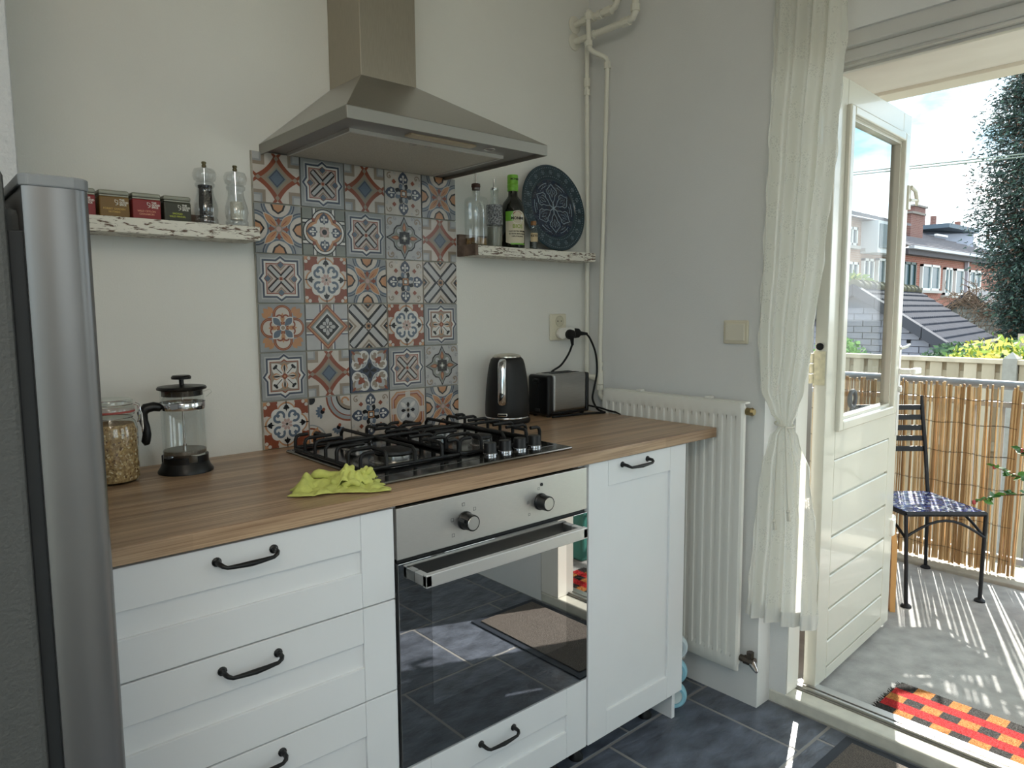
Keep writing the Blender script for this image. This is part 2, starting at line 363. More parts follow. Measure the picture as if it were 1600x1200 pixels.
def carcass(parent, x0, x1, open_front=True):
    b = MB(); t = .016; y0, y1, z0, z1 = FY+.022, -.03, .085, CB
    b.bx(x0, x0+t, y0, y1, z0, z1).bx(x1-t, x1, y0, y1, z0, z1).bx(x0+t, x1-t, y0, y1, z0, z0+t).bx(x0+t, x1-t, y0+.01, y1, z1-t, z1).bx(x0+t, x1-t, y1-.006, y1, z0, z1)
    o = b.build('body', M_carc, parent)
    lg = MB().lathe([(.022, 0), (.022, .01), (.014, .02), (.014, .085-FZ), (.02, .085-FZ)], n=14).mesh('leg', M_black, True)
    for x in (x0+.05, x1-.05):
        for y in (y0+.07, y1-.07): inst('leg', lg, parent, (x, y, FZ))
    return o
# drawer unit
t = thing('drawer_cabinet', 'white drawer cabinet with three shaker fronts between fridge and oven', 'cabinet', (-.318, -.32, FZ))
carcass(t, -.600, -.002)
for z0, z1, hz in ((.6835, .879, .840), (.480, .6805, .637), (.088, .477, .437)):
    d = shaker(t, 'drawer', -.600, -.003, z0, z1, sl=.064); bow_handle(d, -.315, hz)
# oven housing with its low drawer
t = thing('oven_cabinet', 'white built-in oven housing with one low drawer under the oven', 'cabinet', (.3, -.32, FZ))
b = MB(); b.bx(.0, .016, FY+.022, -.03, .085, CB).bx(.584, .60, FY+.022, -.03, .085, CB).bx(.016, .584, FY+.022, -.03, .085, .101).bx(.016, .584, FY+.03, -.03, .27, .286)
b.build('body', M_carc, t)
lg = bpy.data.meshes['leg']
for x in (.05, .55):
    for y in (-.54, -.1): inst('leg', lg, t, (x, y, FZ))
d = shaker(t, 'drawer', .003, .597, .088, .284); bow_handle(d, .277, .243)
# door unit on the right with end panel down to the floor
t = thing('base_cabinet', 'white tall-panelled base cabinet beside the radiator, black bow handle on top rail', 'cabinet', (.82, -.32, FZ))
carcass(t, .602, 1.024)
d = shaker(t, 'door', .604, 1.043, .086, CB-.003, .078, .072); bow_handle(d, .797, .850, .112)
MB().bx(1.0245, 1.0405, FY+.024, -.03, FZ, CB).build('end_panel', M_cab, t, bevel=.001)
# worktop
def wood(name, base, dark, streak):
    m = bpy.data.materials.new(name); m.use_nodes = True; tt = m.node_tree; bs = tt.nodes['Principled BSDF']; bs.inputs['Roughness'].default_value = .33
    tx = N(tt, 'ShaderNodeTexCoord'); mp_ = N(tt, 'ShaderNodeMapping'); mp_.inputs['Scale'].default_value = (1.3, 26, 26)
    n1 = N(tt, 'ShaderNodeTexNoise'); n1.inputs['Scale'].default_value = 1; n1.inputs['Detail'].default_value = 5; n1.inputs['Distortion'].default_value = .6
    r1 = N(tt, 'ShaderNodeValToRGB'); r1.color_ramp.elements[0].position = .36; r1.color_ramp.elements[0].color = lin(dark); r1.color_ramp.elements[1].position = .58; r1.color_ramp.elements[1].color = lin(base)
    m2 = N(tt, 'ShaderNodeMapping'); m2.inputs['Scale'].default_value = (4, 300, 300)
    n2 = N(tt, 'ShaderNodeTexNoise'); n2.inputs['Scale'].default_value = 1; n2.inputs['Detail'].default_value = 3
    mx = N(tt, 'ShaderNodeMixRGB', blend_type='MULTIPLY'); mx.inputs[0].default_value = .45
    r2 = N(tt, 'ShaderNodeValToRGB'); r2.color_ramp.elements[0].position = .35; r2.color_ramp.elements[0].color = lin(streak); r2.color_ramp.elements[1].position = .55; r2.color_ramp.elements[1].color = (1, 1, 1, 1)
    # stave tone: bands across Y
    m3 = N(tt, 'ShaderNodeMapping'); m3.inputs['Scale'].default_value = (.9, 19, .01)
    vo = N(tt, 'ShaderNodeTexVoronoi'); vo.inputs['Scale'].default_value = 1; vo.inputs['Randomness'].default_value = .7
    mx3 = N(tt, 'ShaderNodeMixRGB', blend_type='MULTIPLY'); mx3.inputs[0].default_value = .30
    K = tt.links.new
    for q in (mp_, m2, m3): K(tx.outputs['Object'], q.inputs['Vector'])
    K(mp_.outputs[0], n1.inputs['Vector']); K(n1.outputs['Fac'], r1.inputs[0]); K(m2.outputs[0], n2.inputs['Vector']); K(n2.outputs['Fac'], r2.inputs[0])
    K(m3.outputs[0], vo.inputs['Vector']); K(r1.outputs[0], mx.inputs[1]); K(r2.outputs[0], mx.inputs[2]); K(mx.outputs[0], mx3.inputs[1]); bwn = N(tt, 'ShaderNodeRGBToBW'); K(vo.outputs['Color'], bwn.inputs[0]); K(bwn.outputs[0], mx3.inputs[2]); K(mx3.outputs[0], bs.inputs['Base Color'])
    return m
M_top = wood('oak_laminate', (208, 176, 142), (166, 132, 102), (150, 120, 95))
tag(MB().bx(-.604, 1.192, -.643, -.001, CB+.0005, CT).build('worktop', M_top, bevel=.002, org=(.3, -.32, CB)), 'light oak worktop running from the fridge to the radiator', 'worktop')

# ------------------------------------------------------------------ oven
ov = thing('built_in_oven', 'built-in oven with steel control panel, two knobs and dark glass door', 'oven', (.3, -.35, .287))
MB().bx(.018, .582, FY+.012, -.06, .288, .868).build('body', M_black, ov)
MB().bx(.004, .595, FY-.001, FY+.012, .7635, .876).build('control_panel', M_steelp, ov, bevel=.0015)
MB().bx(.006, .593, FY+.006, FY+.014, .754, .764).build('vent_gap', M_black, ov)
M_oglass = pm('dark_oven_glass', (9, 10, 11), .015, spec=.8, ior=2.6)
od = MB().bx(.004, .595, FY-.003, FY+.012, .291, .755).build('door', M_oglass, ov, bevel=.001)
MB().bx(.088, .515, FY-.0034, FY-.002, .41, .70).build('window', pm('oven_window', (14, 16, 17), .015, spec=.8, ior=3.2), od)
hb = MB().bx(.045, .548, FY-.048, FY-.034, .704, .733)
hb.bx(.045, .060, FY-.048, FY-.003, .706, .731).bx(.533, .548, FY-.048, FY-.003, .706, .731)
hb.build('handle', M_alu, od, bevel=.0015)
M_mark = pm('dark_print', (60, 60, 62), .6)
for kx in (.186, .424):
    k = MB().lathe([(.0215, 0), (.0215, .004), (.0195, .006), (.0185, .031)], n=28, X=Matrix.Translation((kx, FY-.001, .815)) @ Matrix.Rotation(pi/2, 4, 'X'))
    k.bx(-.0035, .0035, .0, .024, .004, .026, X=Matrix.Translation((kx, FY-.001, .815)) @ Matrix.Rotation(pi/2, 4, 'X') @ Matrix.Rotation(rad(70 if kx < .3 else -95), 4, 'Z'))
    ko = k.build('knob', pm('knob_black', (7, 7, 8), .35), ov, smooth=True)
    MB().lathe([(0, .0312), (.0150, .0312), (.0157, .0306), (.0157, .0)], n=28, X=Matrix.Translation((kx, FY-.002, .815)) @ Matrix.Rotation(pi/2, 4, 'X')).build('knob_cap', pm('spun_aluminium', (214, 210, 205), .28, 1), ko, smooth=True)
def sq(parent, x, z, s):
    b = MB(); w_ = .0007
    b.bx(x-s, x+s, FY-.0013, FY-.0008, z+s-w_, z+s).bx(x-s, x+s, FY-.0013, FY-.0008, z-s, z-s+w_).bx(x-s, x-s+w_, FY-.0013, FY-.0008, z-s, z+s).bx(x+s-w_, x+s, FY-.0013, FY-.0008, z-s, z+s)
    b.build('marking', M_mark, parent)
for dx, dz in ((-.036, .008), (-.034, -.028), (-.004, .038), (.028, .022)): sq(ov, .186+dx, .815+dz, .0038)
for dx, dz in ((-.042, .004), (-.038, -.026), (-.006, .034)): sq(ov, .424+dx, .815+dz, .003)
MB().lathe([(0, .0015), (.004, .0015), (.004, 0)], n=12, X=Matrix.Translation((.428, FY-.001, .858)) @ Matrix.Rotation(pi/2, 4, 'X')).build('indicator_lamp', M_black, ov)

# ------------------------------------------------------------------ gas hob
hb_ = thing('gas_hob', 'stainless gas hob with two black pan grates and four knobs', 'hob', (.3, -.32, CT))
HX0, HX1, HY0, HY1 = .006, .600, -.576, -.080
tr = MB(); z1 = CT+.0075
tr.bx(HX0, HX1, HY0, HY1, CT, z1)
MT = pm('hob_steel', (120, 117, 113), .16, 1, var=.06, vscale=20)
tr.build('tray', MT, hb_, bevel=.003)
MB().bx(HX0+.012, HX1-.012, HY0+.05, HY1-.012, z1-.001, z1+.0008).build('inner_plate', pm('dark_hob_steel', (84, 82, 80), .12, 1, var=.08, vscale=16), hb_, bevel=.0005)
M_iron = pm('cast_iron', (17, 17, 18), .5, bump=.1, bscale=200)
M_cap = pm('burner_enamel', (24, 24, 25), .45, bump=.1, bscale=220)
for (bx_, by_, r) in ((.155, -.385, .050), (.165, -.185, .036), (.435, -.185, .044), (.445, -.375, .028)):
    bo = MB().lathe([(r*1.25, 0), (r*1.2, .003), (r*1.0, .004), (r*.98, .016), (r*.9, .018), (0, .018)], (bx_, by_, z1), 32).build('burner', pm('burner_ring', (170, 168, 164), .25, 1), hb_, smooth=True)
    MB().lathe([(r*.95, .018), (r*1.0, .020), (r*.97, .026), (r*.6, .028), (0, .0285)], (bx_, by_, z1), 32).build('burner_cap', M_cap, bo, smooth=True)
    MB().cyl((bx_+r*1.02, by_-.01, z1), (bx_+r*1.02, by_-.01, z1+.02), .003, 8).build('spark_plug', M_chrome, bo)
for gx0, gx1 in ((.020, .302), (.306, .588)):
    g = MB(); gy0, gy1 = -.470, -.100; zr = z1+.006; zt = z1+.042; R = .0048
    g.tube([(gx0+.01, gy0, zr), (gx1-.01, gy0, zr), (gx1, gy0+.01, zr), (gx1, gy1-.01, zr), (gx1-.01, gy1, zr), (gx0+.01, gy1, zr), (gx0, gy1-.01, zr), (gx0, gy0+.01, zr)], R, 8, closed=True)
    cx, cy = (gx0+gx1)/2, (gy0+gy1)/2
    def finger(p, d, ln):
        px, py = p; dx, dy = d
        g.tube([(px, py, zr), (px, py, zt-.012), (px+dx*.003, py+dy*.003, zt-.004), (px+dx*.011, py+dy*.011, zt), (px+dx*ln, py+dy*ln, zt)], R, 8)
    nF = 7
    for i in range(nF):
        yy = gy0+.012+(gy1-gy0-.024)*i/(nF-1); ln = .055 if i not in (0, 3, 6) else .035
        if i == 3: ln = (gx1-gx0)
        if i == 3:
            g.tube([(gx0, yy, zr), (gx0, yy, zt-.012), (gx0+.011, yy, zt), (gx1-.011, yy, zt), (gx1, yy, zt-.012), (gx1, yy, zr)], R, 8)
        else:
            finger((gx0, yy), (1, 0), ln if i in (0, 6) else .075); finger((gx1, yy), (-1, 0), ln if i in (0, 6) else .075)
    g.tube([(cx, gy0, zr), (cx, gy0, zt-.012), (cx, gy0+.011, zt), (cx, gy1-.011, zt), (cx, gy1, zt-.012), (cx, gy1, zr)], R, 8)
    for s in (-1, 1): finger((cx+s*.08, gy1), (0, -1), .06); finger((cx+s*.08, gy0), (0, 1), .06)
    for (fx, fy) in ((gx0, gy0+.02), (gx1, gy0+.02), (gx0, gy1-.02), (gx1, gy1-.02)): g.cyl((fx, fy, z1), (fx, fy, zr), .004, 8)
    g.build('pan_grate', M_iron, hb_, smooth=True)
for kx in (.365, .416, .468, .522):
    k = MB().lathe([(.0175, .004), (.0175, .010), (.0165, .012), (.0165, .030), (.0155, .032), (0, .032)], (kx, -.508, z1), 24).build('knob', M_black, hb_, smooth=True)
    MB().lathe([(.0185, 0), (.0185, .005), (.0175, .006)], (kx, -.508, z1), 24).build('knob_ring', M_chrome, k, smooth=True)

# ------------------------------------------------------------------ cooker hood
hd_ = thing('cooker_hood', 'brushed steel chimney cooker hood above the patterned tiles', 'hood', (.3, -.24, 1.707))
x0, x1, y0, y1, zb, zt = 0, .6, -.48, -.001, 1.707, 1.735
b = MB(); th = .004
b.bx(x0, x1, y0, y0+th, zb, zt).bx(x0, x0+th, y0+th, y1, zb, zt).bx(x1-th, x1, y0+th, y1, zb, zt).bx(x0+th, x1-th, y1-th, y1, zb, zt)
b.build('skirt', M_skirt, hd_, bevel=.0012)
cx0, cx1, cy0, zc = .212, .384, -.176, 1.914
py = MB().add([(x0, y0, zt), (x1, y0, zt), (x1, y1, zt), (x0, y1, zt), (cx0, cy0, zc), (cx1, cy0, zc), (cx1, y1, zc), (cx0, y1, zc)], [(0, 1, 5, 4), (1, 2, 6, 5), (3, 0, 4, 7), (2, 3, 7, 6), (4, 5, 6, 7), (0, 3, 2, 1)])
py.build('canopy', M_steel, hd_, bevel=.001)
MB().bx(cx0-.001, cx1+.001, cy0-.001, y1, zc-.004, TOP-.001).build('chimney', pm('brushed_steel_warm', (176, 168, 154), .36, 1, var=.05, vscale=40, stretch=(14, 14, 1)), hd_, bevel=.0015)
MB().bx(x0+th, x1-th, y0+th, y1-th, zb+.010, zb+.014).build('underside', pm('dark_steel_underside', (150, 147, 146), .45, .6), hd_)
fm = pm('filter_mesh', (196, 190, 178), .6, .2, var=.16, vscale=420)
fo = MB().bx(.07, .53, -.365, -.03, zb+.004, zb+.010).build('grease_filter', fm, hd_, bevel=.001)
MB().bx(.07, .53, -.372, -.366, zb+.001, zb+.010).bx(.064, .07, -.372, -.03, zb+.002, zb+.010).bx(.53, .536, -.372, -.03, zb+.002, zb+.010).build('filter_frame', M_alu, fo)
MB().bx(.20, .40, -.425, -.395, zb+.005, zb+.011).build('lamp_cover', pm('frosted_lens', (196, 178, 150), .35), hd_, bevel=.002)
MB().torus((.455, -.41, zb+.009), .014, .0012, 24, 6).build('switch_ring', M_alu, hd_)
for xx in (.255, .30): MB().torus((xx, -.352, zb+.004), .009, .0016, 16, 6).build('filter_latch', M_steel, fo)
# ================================================================== patterned wall tiles
TC = dict(cream=(192, 184, 175), grey=(144, 146, 146), lgrey=(172, 171, 171), rust=(132, 72, 52), orange=(178, 130, 94), navy=(70, 77, 92), blue=(92, 104, 118), taupe=(142, 128, 114), black=(26, 25, 27), pale=(206, 203, 198), olive=(124, 126, 118), pink=(178, 152, 144))
TK = list(TC); TM = [pm('tile_glaze_'+k, v, .22, var=.06, vscale=30) for k, v in TC.items()]
TI = {k: i for i, k in enumerate(TK)}
def clip(poly):
    for ax, sg in ((0, 1), (0, -1), (1, 1), (1, -1)):
        out = []
        for i, p in enumerate(poly):
            q = poly[(i+1) % len(poly)]; a, b_ = 1-sg*p[ax], 1-sg*q[ax]
            if a >= 0: out.append(p)
            if (a > 0 > b_) or (a < 0 < b_):
                t_ = a/(a-b_); out.append((p[0]+(q[0]-p[0])*t_, p[1]+(q[1]-p[1])*t_))
        poly = out
        if len(poly) < 3: return []
    return poly
class Tile:
    def __init__(s, bg): s.b = MB(); s.lay = 0; s.h = .0647; s.R = 0; s.b.bx(-s.h, s.h, -.004, .004, -s.h, s.h, TI[bg])
    def poly(s, pts, col, up=True):
        if up: s.lay += 1
        c, n = cos(s.R), sin(s.R)
        pts = clip([(p[0]*c-p[1]*n, p[0]*n+p[1]*c) for p in pts])
        if len(pts) < 3: return
        y = -.004-.00004*s.lay
        s.b.add([(p[0]*s.h*.995, y, p[1]*s.h*.995) for p in pts], [tuple(range(len(pts)))], TI[col])
    def circ(s, x, y, r, col, n=28): s.poly([(x+r*cos(2*pi*i/n), y+r*sin(2*pi*i/n)) for i in range(n)], col)
    def sq(s, x, y, r, col, a=0): s.poly([(x+r*1.4142*cos(a+pi/4+pi/2*i), y+r*1.4142*sin(a+pi/4+pi/2*i)) for i in range(4)], col)
    def rect(s, x, y, w, h, col, a=0):
        c, n = cos(a), sin(a); s.poly([(x+c*dx-n*dy, y+n*dx+c*dy) for dx, dy in ((-w, -h), (w, -h), (w, h), (-w, h))], col)
    def dia(s, x, y, rx, ry, col): s.poly([(x+rx, y), (x, y+ry), (x-rx, y), (x, y-ry)], col)
    def petal(s, x0, y0, x1, y1, w, col, n=8, bias=.5):
        dx, dy = x1-x0, y1-y0; l = math.hypot(dx, dy); nx, ny = -dy/l, dx/l; a = []; c = []
        for i in range(n+1):
            t_ = i/n; k = w*sin(pi*t_**(math.log(.5)/math.log(bias)))
            a.append((x0+dx*t_+nx*k, y0+dy*t_+ny*k)); c.append((x0+dx*t_-nx*k, y0+dy*t_-ny*k))
        s.poly(a+c[-2:0:-1], col)
    def arc(s, x, y, r, w, a0, a1, col, n=20):
        s.lay += 1
        for i in range(n):
            p, q = a0+(a1-a0)*i/n, a0+(a1-a0)*(i+1)/n
            s.poly([(x+(r-w)*cos(p), y+(r-w)*sin(p)), (x+(r+w)*cos(p), y+(r+w)*sin(p)), (x+(r+w)*cos(q), y+(r+w)*sin(q)), (x+(r-w)*cos(q), y+(r-w)*sin(q))], col, False)
    def spiral(s, x, y, r0, r1, a0, a1, w, col, n=22):
        s.lay += 1; P = []
        for i in range(n+1):
            t_ = i/n; a = a0+(a1-a0)*t_; r = r0+(r1-r0)*t_; P.append((x+r*cos(a), y+r*sin(a), a))
        for i in range(n):
            p, q = P[i], P[i+1]
            s.poly([(p[0]-w*cos(p[2]), p[1]-w*sin(p[2])), (p[0]+w*cos(p[2]), p[1]+w*sin(p[2])), (q[0]+w*cos(q[2]), q[1]+w*sin(q[2])), (q[0]-w*cos(q[2]), q[1]-w*sin(q[2]))], col, False)
    def sym(s, fn, k=4, a=0):
        for i in range(k): s.R = a+2*pi*i/k; fn()
        s.R = 0
    def clover(s, x, y, r, col, stem=True):
        s.circ(x, y+r*.9, r*.62, col, 12); s.circ(x-r*.75, y, r*.58, col, 12); s.circ(x+r*.75, y, r*.58, col, 12)
        if stem: s.poly([(x-r*.18, y+r*.3), (x+r*.18, y+r*.3), (x+r*.4, y-r*1.2), (x-r*.4, y-r*1.2)], col)
def astroid(r, k, n=10):
    P = []
    for q in range(4):
        a0, a1 = q*pi/2, (q+1)*pi/2; p0 = (r*cos(a0), r*sin(a0)); p2 = (r*cos(a1), r*sin(a1)); p1 = (k*(cos(a0)+cos(a1)), k*(sin(a0)+sin(a1)))
        for i in range(n):
            u = i/n; P.append(tuple((1-u)**2*p0[j]+2*u*(1-u)*p1[j]+u*u*p2[j] for j in (0, 1)))
    return P
def starframe(h, tip, bw):
    P = []
    for q in range(4):
        c, n = cos(q*pi/2), sin(q*pi/2)
        for (x, y) in ((h, -h), (h, -bw), (tip, 0), (h, bw)): P.append((x*c-y*n, x*n+y*c))
    return P
def tA():
    T = Tile('cream')
    def corner(): T.sq(.86, .86, .36, 'taupe'); T.sq(.90, .90, .26, 'grey'); T.sq(.92, .92, .2, 'lgrey')
    T.sym(corner)
    T.poly(astroid(1.15, .30), 'rust')
    def fl_(): T.poly([(.70, 0), (1.02, .24), (1.02, -.24)], 'rust'); T.dia(.80, 0, .13, .10, 'taupe'); T.poly([(.93, 0), (1.01, .1), (1.01, -.1)], 'cream')
    T.sym(fl_)
    T.poly(astroid(.70, .28), 'taupe'); T.dia(0, 0, .44, .46, 'olive'); T.dia(0, 0, .36, .38, 'navy'); T.dia(0, 0, .28, .30, 'blue'); return T
def tB():
    T = Tile('grey')
    def c_():
        T.circ(1.05, 0, .74, 'navy'); T.circ(1.05, 0, .68, 'grey'); T.circ(1.05, 0, .64, 'blue'); T.circ(1.05, 0, .56, 'cream')
        T.poly([(.60, .0), (.76, .24), (1.02, .34), (1.02, -.34), (.76, -.24)], 'black'); T.poly([(.68, .0), (.80, .17), (1.02, .25), (1.02, -.25), (.80, -.17)], 'orange')
    T.sym(c_)
    T.sym(lambda: T.petal(.06, .06, .66, .66, .17, 'cream', bias=.5)); T.sym(lambda: T.petal(.06, .06, .62, .62, .14, 'orange'))
    T.sym(lambda: T.petal(.1, .1, .4, .4, .02, 'rust')); T.sym(lambda: T.poly([(.14, 0), (.34, .1), (.46, 0), (.34, -.1)], 'rust'))
    T.circ(0, 0, .17, 'taupe'); T.circ(0, 0, .11, 'pink'); return T
def xbars(T, sc_, bg=True):
    def chev():
        for d, col, w_ in ((.16, 'black', .035), (.27, 'cream', .05), (.36, 'taupe', .05), (.47, 'black', .03)):
            dd = d*sc_*1.5; L_ = sc_*.92-dd
            if L_ > .04:
                w2 = w_*sc_*1.5
                T.poly([(dd, 0), (dd+L_, L_), (dd+L_, L_-w2*1.4), (dd+w2*1.4, 0), (dd+L_, -L_+w2*1.4), (dd+L_, -L_)], col)
    T.sym(chev)
    def bar():
        T.rect(.46*sc_, .46*sc_, .52*sc_, .17*sc_, 'black', pi/4); T.rect(.46*sc_, .46*sc_, .47*sc_, .125*sc_, 'lgrey', pi/4)
    T.sym(bar)
def tD(inner='x'):
    T = Tile('grey')
    T.poly(starframe(.86, .99, .24), 'lgrey'); T.poly(starframe(.80, .96, .21), 'navy'); T.poly(starframe(.72, .86, .19), 'pale'); T.poly(starframe(.645, .74, .13), 'rust'); T.poly(starframe(.61, .67, .1), 'pink' if inner == 'x' else 'taupe')
    if inner == 'x':
        xbars(T, .62); T.sym(lambda: T.dia(.58, 0, .14, .14, 'blue')); T.sq(0, 0, .10, 'cream'); T.sq(0, 0, .07, 'rust')
    else:
        T.sym(lambda: T.petal(.05, .05, .56, .56, .24, 'pale')); T.sym(lambda: T.petal(.1, 0, .56, 0, .15, 'orange', bias=.6)); T.sym(lambda: T.petal(.12, 0, .5, 0, .10, 'cream', bias=.6))
        T.sym(lambda: T.petal(.1, 0, .52, 0, .04, 'black', bias=.65))
        def cl(): T.rect(.24, .24, .17, .015, 'black', pi/4); T.circ(.40, .40, .07, 'black', 10); T.circ(.46, .36, .055, 'black', 10); T.circ(.36, .46, .055, 'black', 10)
        T.sym(cl); T.circ(0, 0, .12, 'rust'); T.circ(0, 0, .05, 'orange')
    return T
def tC():
    T = Tile('cream'); xbars(T, 1.12); T.sym(lambda: T.poly([(.86, 0), (1.02, .16), (1.02, -.16)], 'black')); T.sym(lambda: T.poly([(.92, 0), (1.02, .09), (1.02, -.09)], 'orange'))
    T.sq(0, 0, .15, 'taupe'); T.sq(0, 0, .11, 'orange'); T.sq(0, 0, .075, 'black'); return T
def scroll(T, x, y, r, col): T.spiral(x, y, r, r*.35, -.4, 4.6, r*.16, col); T.circ(x, y, r*.3, col, 10)
def spade(T, x, y, r, a, col, incol):
    R0 = T.R; T.R = R0+a
    T.poly([(x+r*1.25, y), (x+r*.75, y+r*.62), (x+r*.1, y+r*.95), (x-r*.55, y+r*.75), (x-r*.62, y+r*.25), (x-r*.95, y), (x-r*.62, y-r*.25), (x-r*.55, y-r*.75), (x+r*.1, y-r*.95), (x+r*.75, y-r*.62)], col)
    T.circ(x+r*.45, y, r*.22, incol, 10); T.circ(x+r*.0, y+r*.42, r*.22, incol, 10); T.circ(x+r*.0, y-r*.42, r*.22, incol, 10); T.rect(x-.05*r, y, r*.55, r*.1, incol)
    T.R = R0
def tE():
    T = Tile('cream')
    def k(): scroll(T, .76, .74, .17, 'taupe'); scroll(T, .92, .45, .1, 'lgrey')
    T.sym(k); T.sym(lambda: spade(T, .66, 0, .29, 0, 'navy', 'pale')); T.sym(lambda: T.dia(.52, .52, .12, .12, 'rust'), 4)
    for i in range(8):
        T.R = i*pi/4+pi/8; T.petal(.1, 0, .50, 0, .12, 'black' if i % 2 else 'blue', bias=.6)
    for i in range(4):
        T.R = i*pi/2; T.petal(.1, 0, .44, 0, .08, 'lgrey', bias=.5)
    T.R = 0; T.sq(0, 0, .19, 'black'); T.sq(0, 0, .16, 'orange'); T.sq(0, 0, .11, 'black'); T.sq(0, 0, .075, 'pale'); return T
def quatre(T, d, r, col):
    T.sq(0, 0, d, col); T.sym(lambda: T.circ(d, 0, r, col))
def tF():
    T = Tile('olive')
    for q in (-.45, .45):
        T.rect(q, 0, .10, 1, 'black'); T.rect(0, q, 1, .10, 'black')
        T.rect(q, 0, .055, 1, 'pale'); T.rect(0, q, 1, .055, 'pale')
    quatre(T, .40, .60, 'black'); quatre(T, .40, .55, 'pale'); quatre(T, .40, .46, 'black'); quatre(T, .40, .43, 'orange')
    quatre(T, .30, .36, 'pale'); T.sym(lambda: spade(T, .54, 0, .24, 0, 'navy', 'pale')); T.sym(lambda: T.sq(.50, .50, .07, 'rust'))
    T.sq(0, 0, .21, 'taupe'); T.sq(0, 0, .18, 'pink', pi/4); T.circ(0, 0, .12, 'black'); return T
def tG():
    T = Tile('lgrey')
    def k(): scroll(T, .72, .76, .2, 'taupe'); scroll(T, .9, .48, .13, 'grey'); scroll(T, .48, .9, .13, 'grey')
    T.sym(k)
    def cusp(r):
        P = []
        for q in range(4):
            a = q*pi/2
            for (x, y) in ((1.02, 0), (.78, .12), (.62, .22), (.58, .42), (.42, .58), (.22, .62), (.12, .78)): P.append((r*(x*cos(a)-y*sin(a)), r*(x*sin(a)+y*cos(a))))
        return P
    T.poly(cusp(1.0), 'black'); T.poly(cusp(.90), 'grey'); T.poly(cusp(.84), 'olive')
    T.sym(lambda: T.petal(.3, 0, .74, 0, .1, 'rust', bias=.35)); T.sym(lambda: T.petal(.36, 0, .66, 0, .05, 'orange', bias=.35))
    T.sym(lambda: T.circ(.3, .3, .12, 'lgrey', 12)); T.sym(lambda: T.sq(.17, .17, .11, 'black')); T.sym(lambda: T.rect(.24, 0, .08, .06, 'black')); T.circ(0, 0, .1, 'olive'); T.circ(0, 0, .065, 'pale'); return T
def tH():
    T = Tile('cream')
    def k():
        T.circ(.72, .72, .34, 'rust'); T.circ(.98, .56, .18, 'rust'); T.circ(.56, .98, .18, 'rust'); T.circ(.98, .98, .14, 'orange'); T.circ(.92, .78, .08, 'cream', 10); T.circ(.78, .92, .08, 'cream', 10)
    T.sym(k)
    for r, c in ((.86, 'orange'), (.80, 'grey')): T.poly([(r*1.0*(1+.13*cos(4*a))*cos(a), r*(1+.13*cos(4*a))*sin(a)) for a in [2*pi*i/48 for i in range(48)]], c)
    T.sym(lambda: T.circ(.50, 0, .38, 'pale')); T.sym(lambda: T.circ(.42, .42, .26, 'pale')); T.circ(0, 0, .4, 'pale')
    def cu(): T.spiral(.40, .30, .20, .08, -2.2, 2.6, .055, 'blue'); T.spiral(.30, .40, .20, .08, 2.2+pi/2, -2.6+pi/2, .055, 'blue')
    T.sym(cu)
    def bl(): T.rect(.86, 0, .2, .018, 'black'); T.petal(.52, 0, .86, 0, .10, 'black', bias=.7); T.circ(.70, .09, .05, 'black', 8); T.circ(.70, -.09, .05, 'black', 8)
    T.sym(bl)
    for i in range(8): T.R = i*pi/4+pi/8; T.petal(.03, 0, .27, 0, .065, 'pink', bias=.65)
    T.R = 0; T.circ(0, 0, .05, 'black', 10); return T
def tI():
    T = Tile('grey')
    T.sym(lambda: T.petal(.5, .5, .82, .82, .16, 'orange', bias=.4)); T.sym(lambda: T.petal(.4, .62, .62, .9, .1, 'orange')); T.sym(lambda: T.petal(.62, .4, .9, .62, .1, 'orange'))
    T.sym(lambda: T.circ(.54, 0, .43, 'rust')); T.sym(lambda: T.circ(.54, 0, .39, 'orange')); T.sym(lambda: T.circ(.54, 0, .37, 'rust')); T.sym(lambda: T.circ(.56, 0, .31, 'cream'))
    def fl(): T.petal(.18, 0, .64, 0, .09, 'orange', bias=.5); T.arc(.40, .14, .14, .035, -1.4, 1.6, 'rust', 8); T.arc(.40, -.14, .14, .035, -1.6, 1.4, 'rust', 8)
    T.sym(fl); T.sym(lambda: T.petal(.05, .05, .46, .46, .18, 'pale', bias=.6)); T.sym(lambda: T.petal(.05, .05, .42, .42, .14, 'blue', bias=.6)); T.circ(0, 0, .13, 'pale'); T.circ(0, 0, .09, 'taupe'); return T
def tJ():
    T = Tile('lgrey')
    for q in (-.30, .30):
        T.rect(q, 0, .07, 1, 'pale'); T.rect(0, q, 1, .07, 'pale'); T.rect(q*1.1, 0, .03, 1, 'navy'); T.rect(0, q*1.1, 1, .03, 'navy')
    T.rect(0, 0, .22, 1, 'taupe'); T.rect(0, 0, 1, .22, 'taupe')
    T.dia(0, 0, 1.0, 1.0, 'rust'); T.dia(0, 0, .92, .92, 'orange'); T.dia(0, 0, .84, .84, 'rust'); T.dia(0, 0, .80, .80, 'olive'); T.dia(0, 0, .70, .70, 'lgrey'); T.dia(0, 0, .63, .63, 'pale'); T.dia(0, 0, .58, .58, 'black')
    for i in range(8): T.R = i*pi/4; T.petal(.04, 0, .40 if i % 2 == 0 else .30, 0, .09, 'lgrey', bias=.7)
    T.R = 0; T.circ(0, 0, .06, 'pale', 10); return T
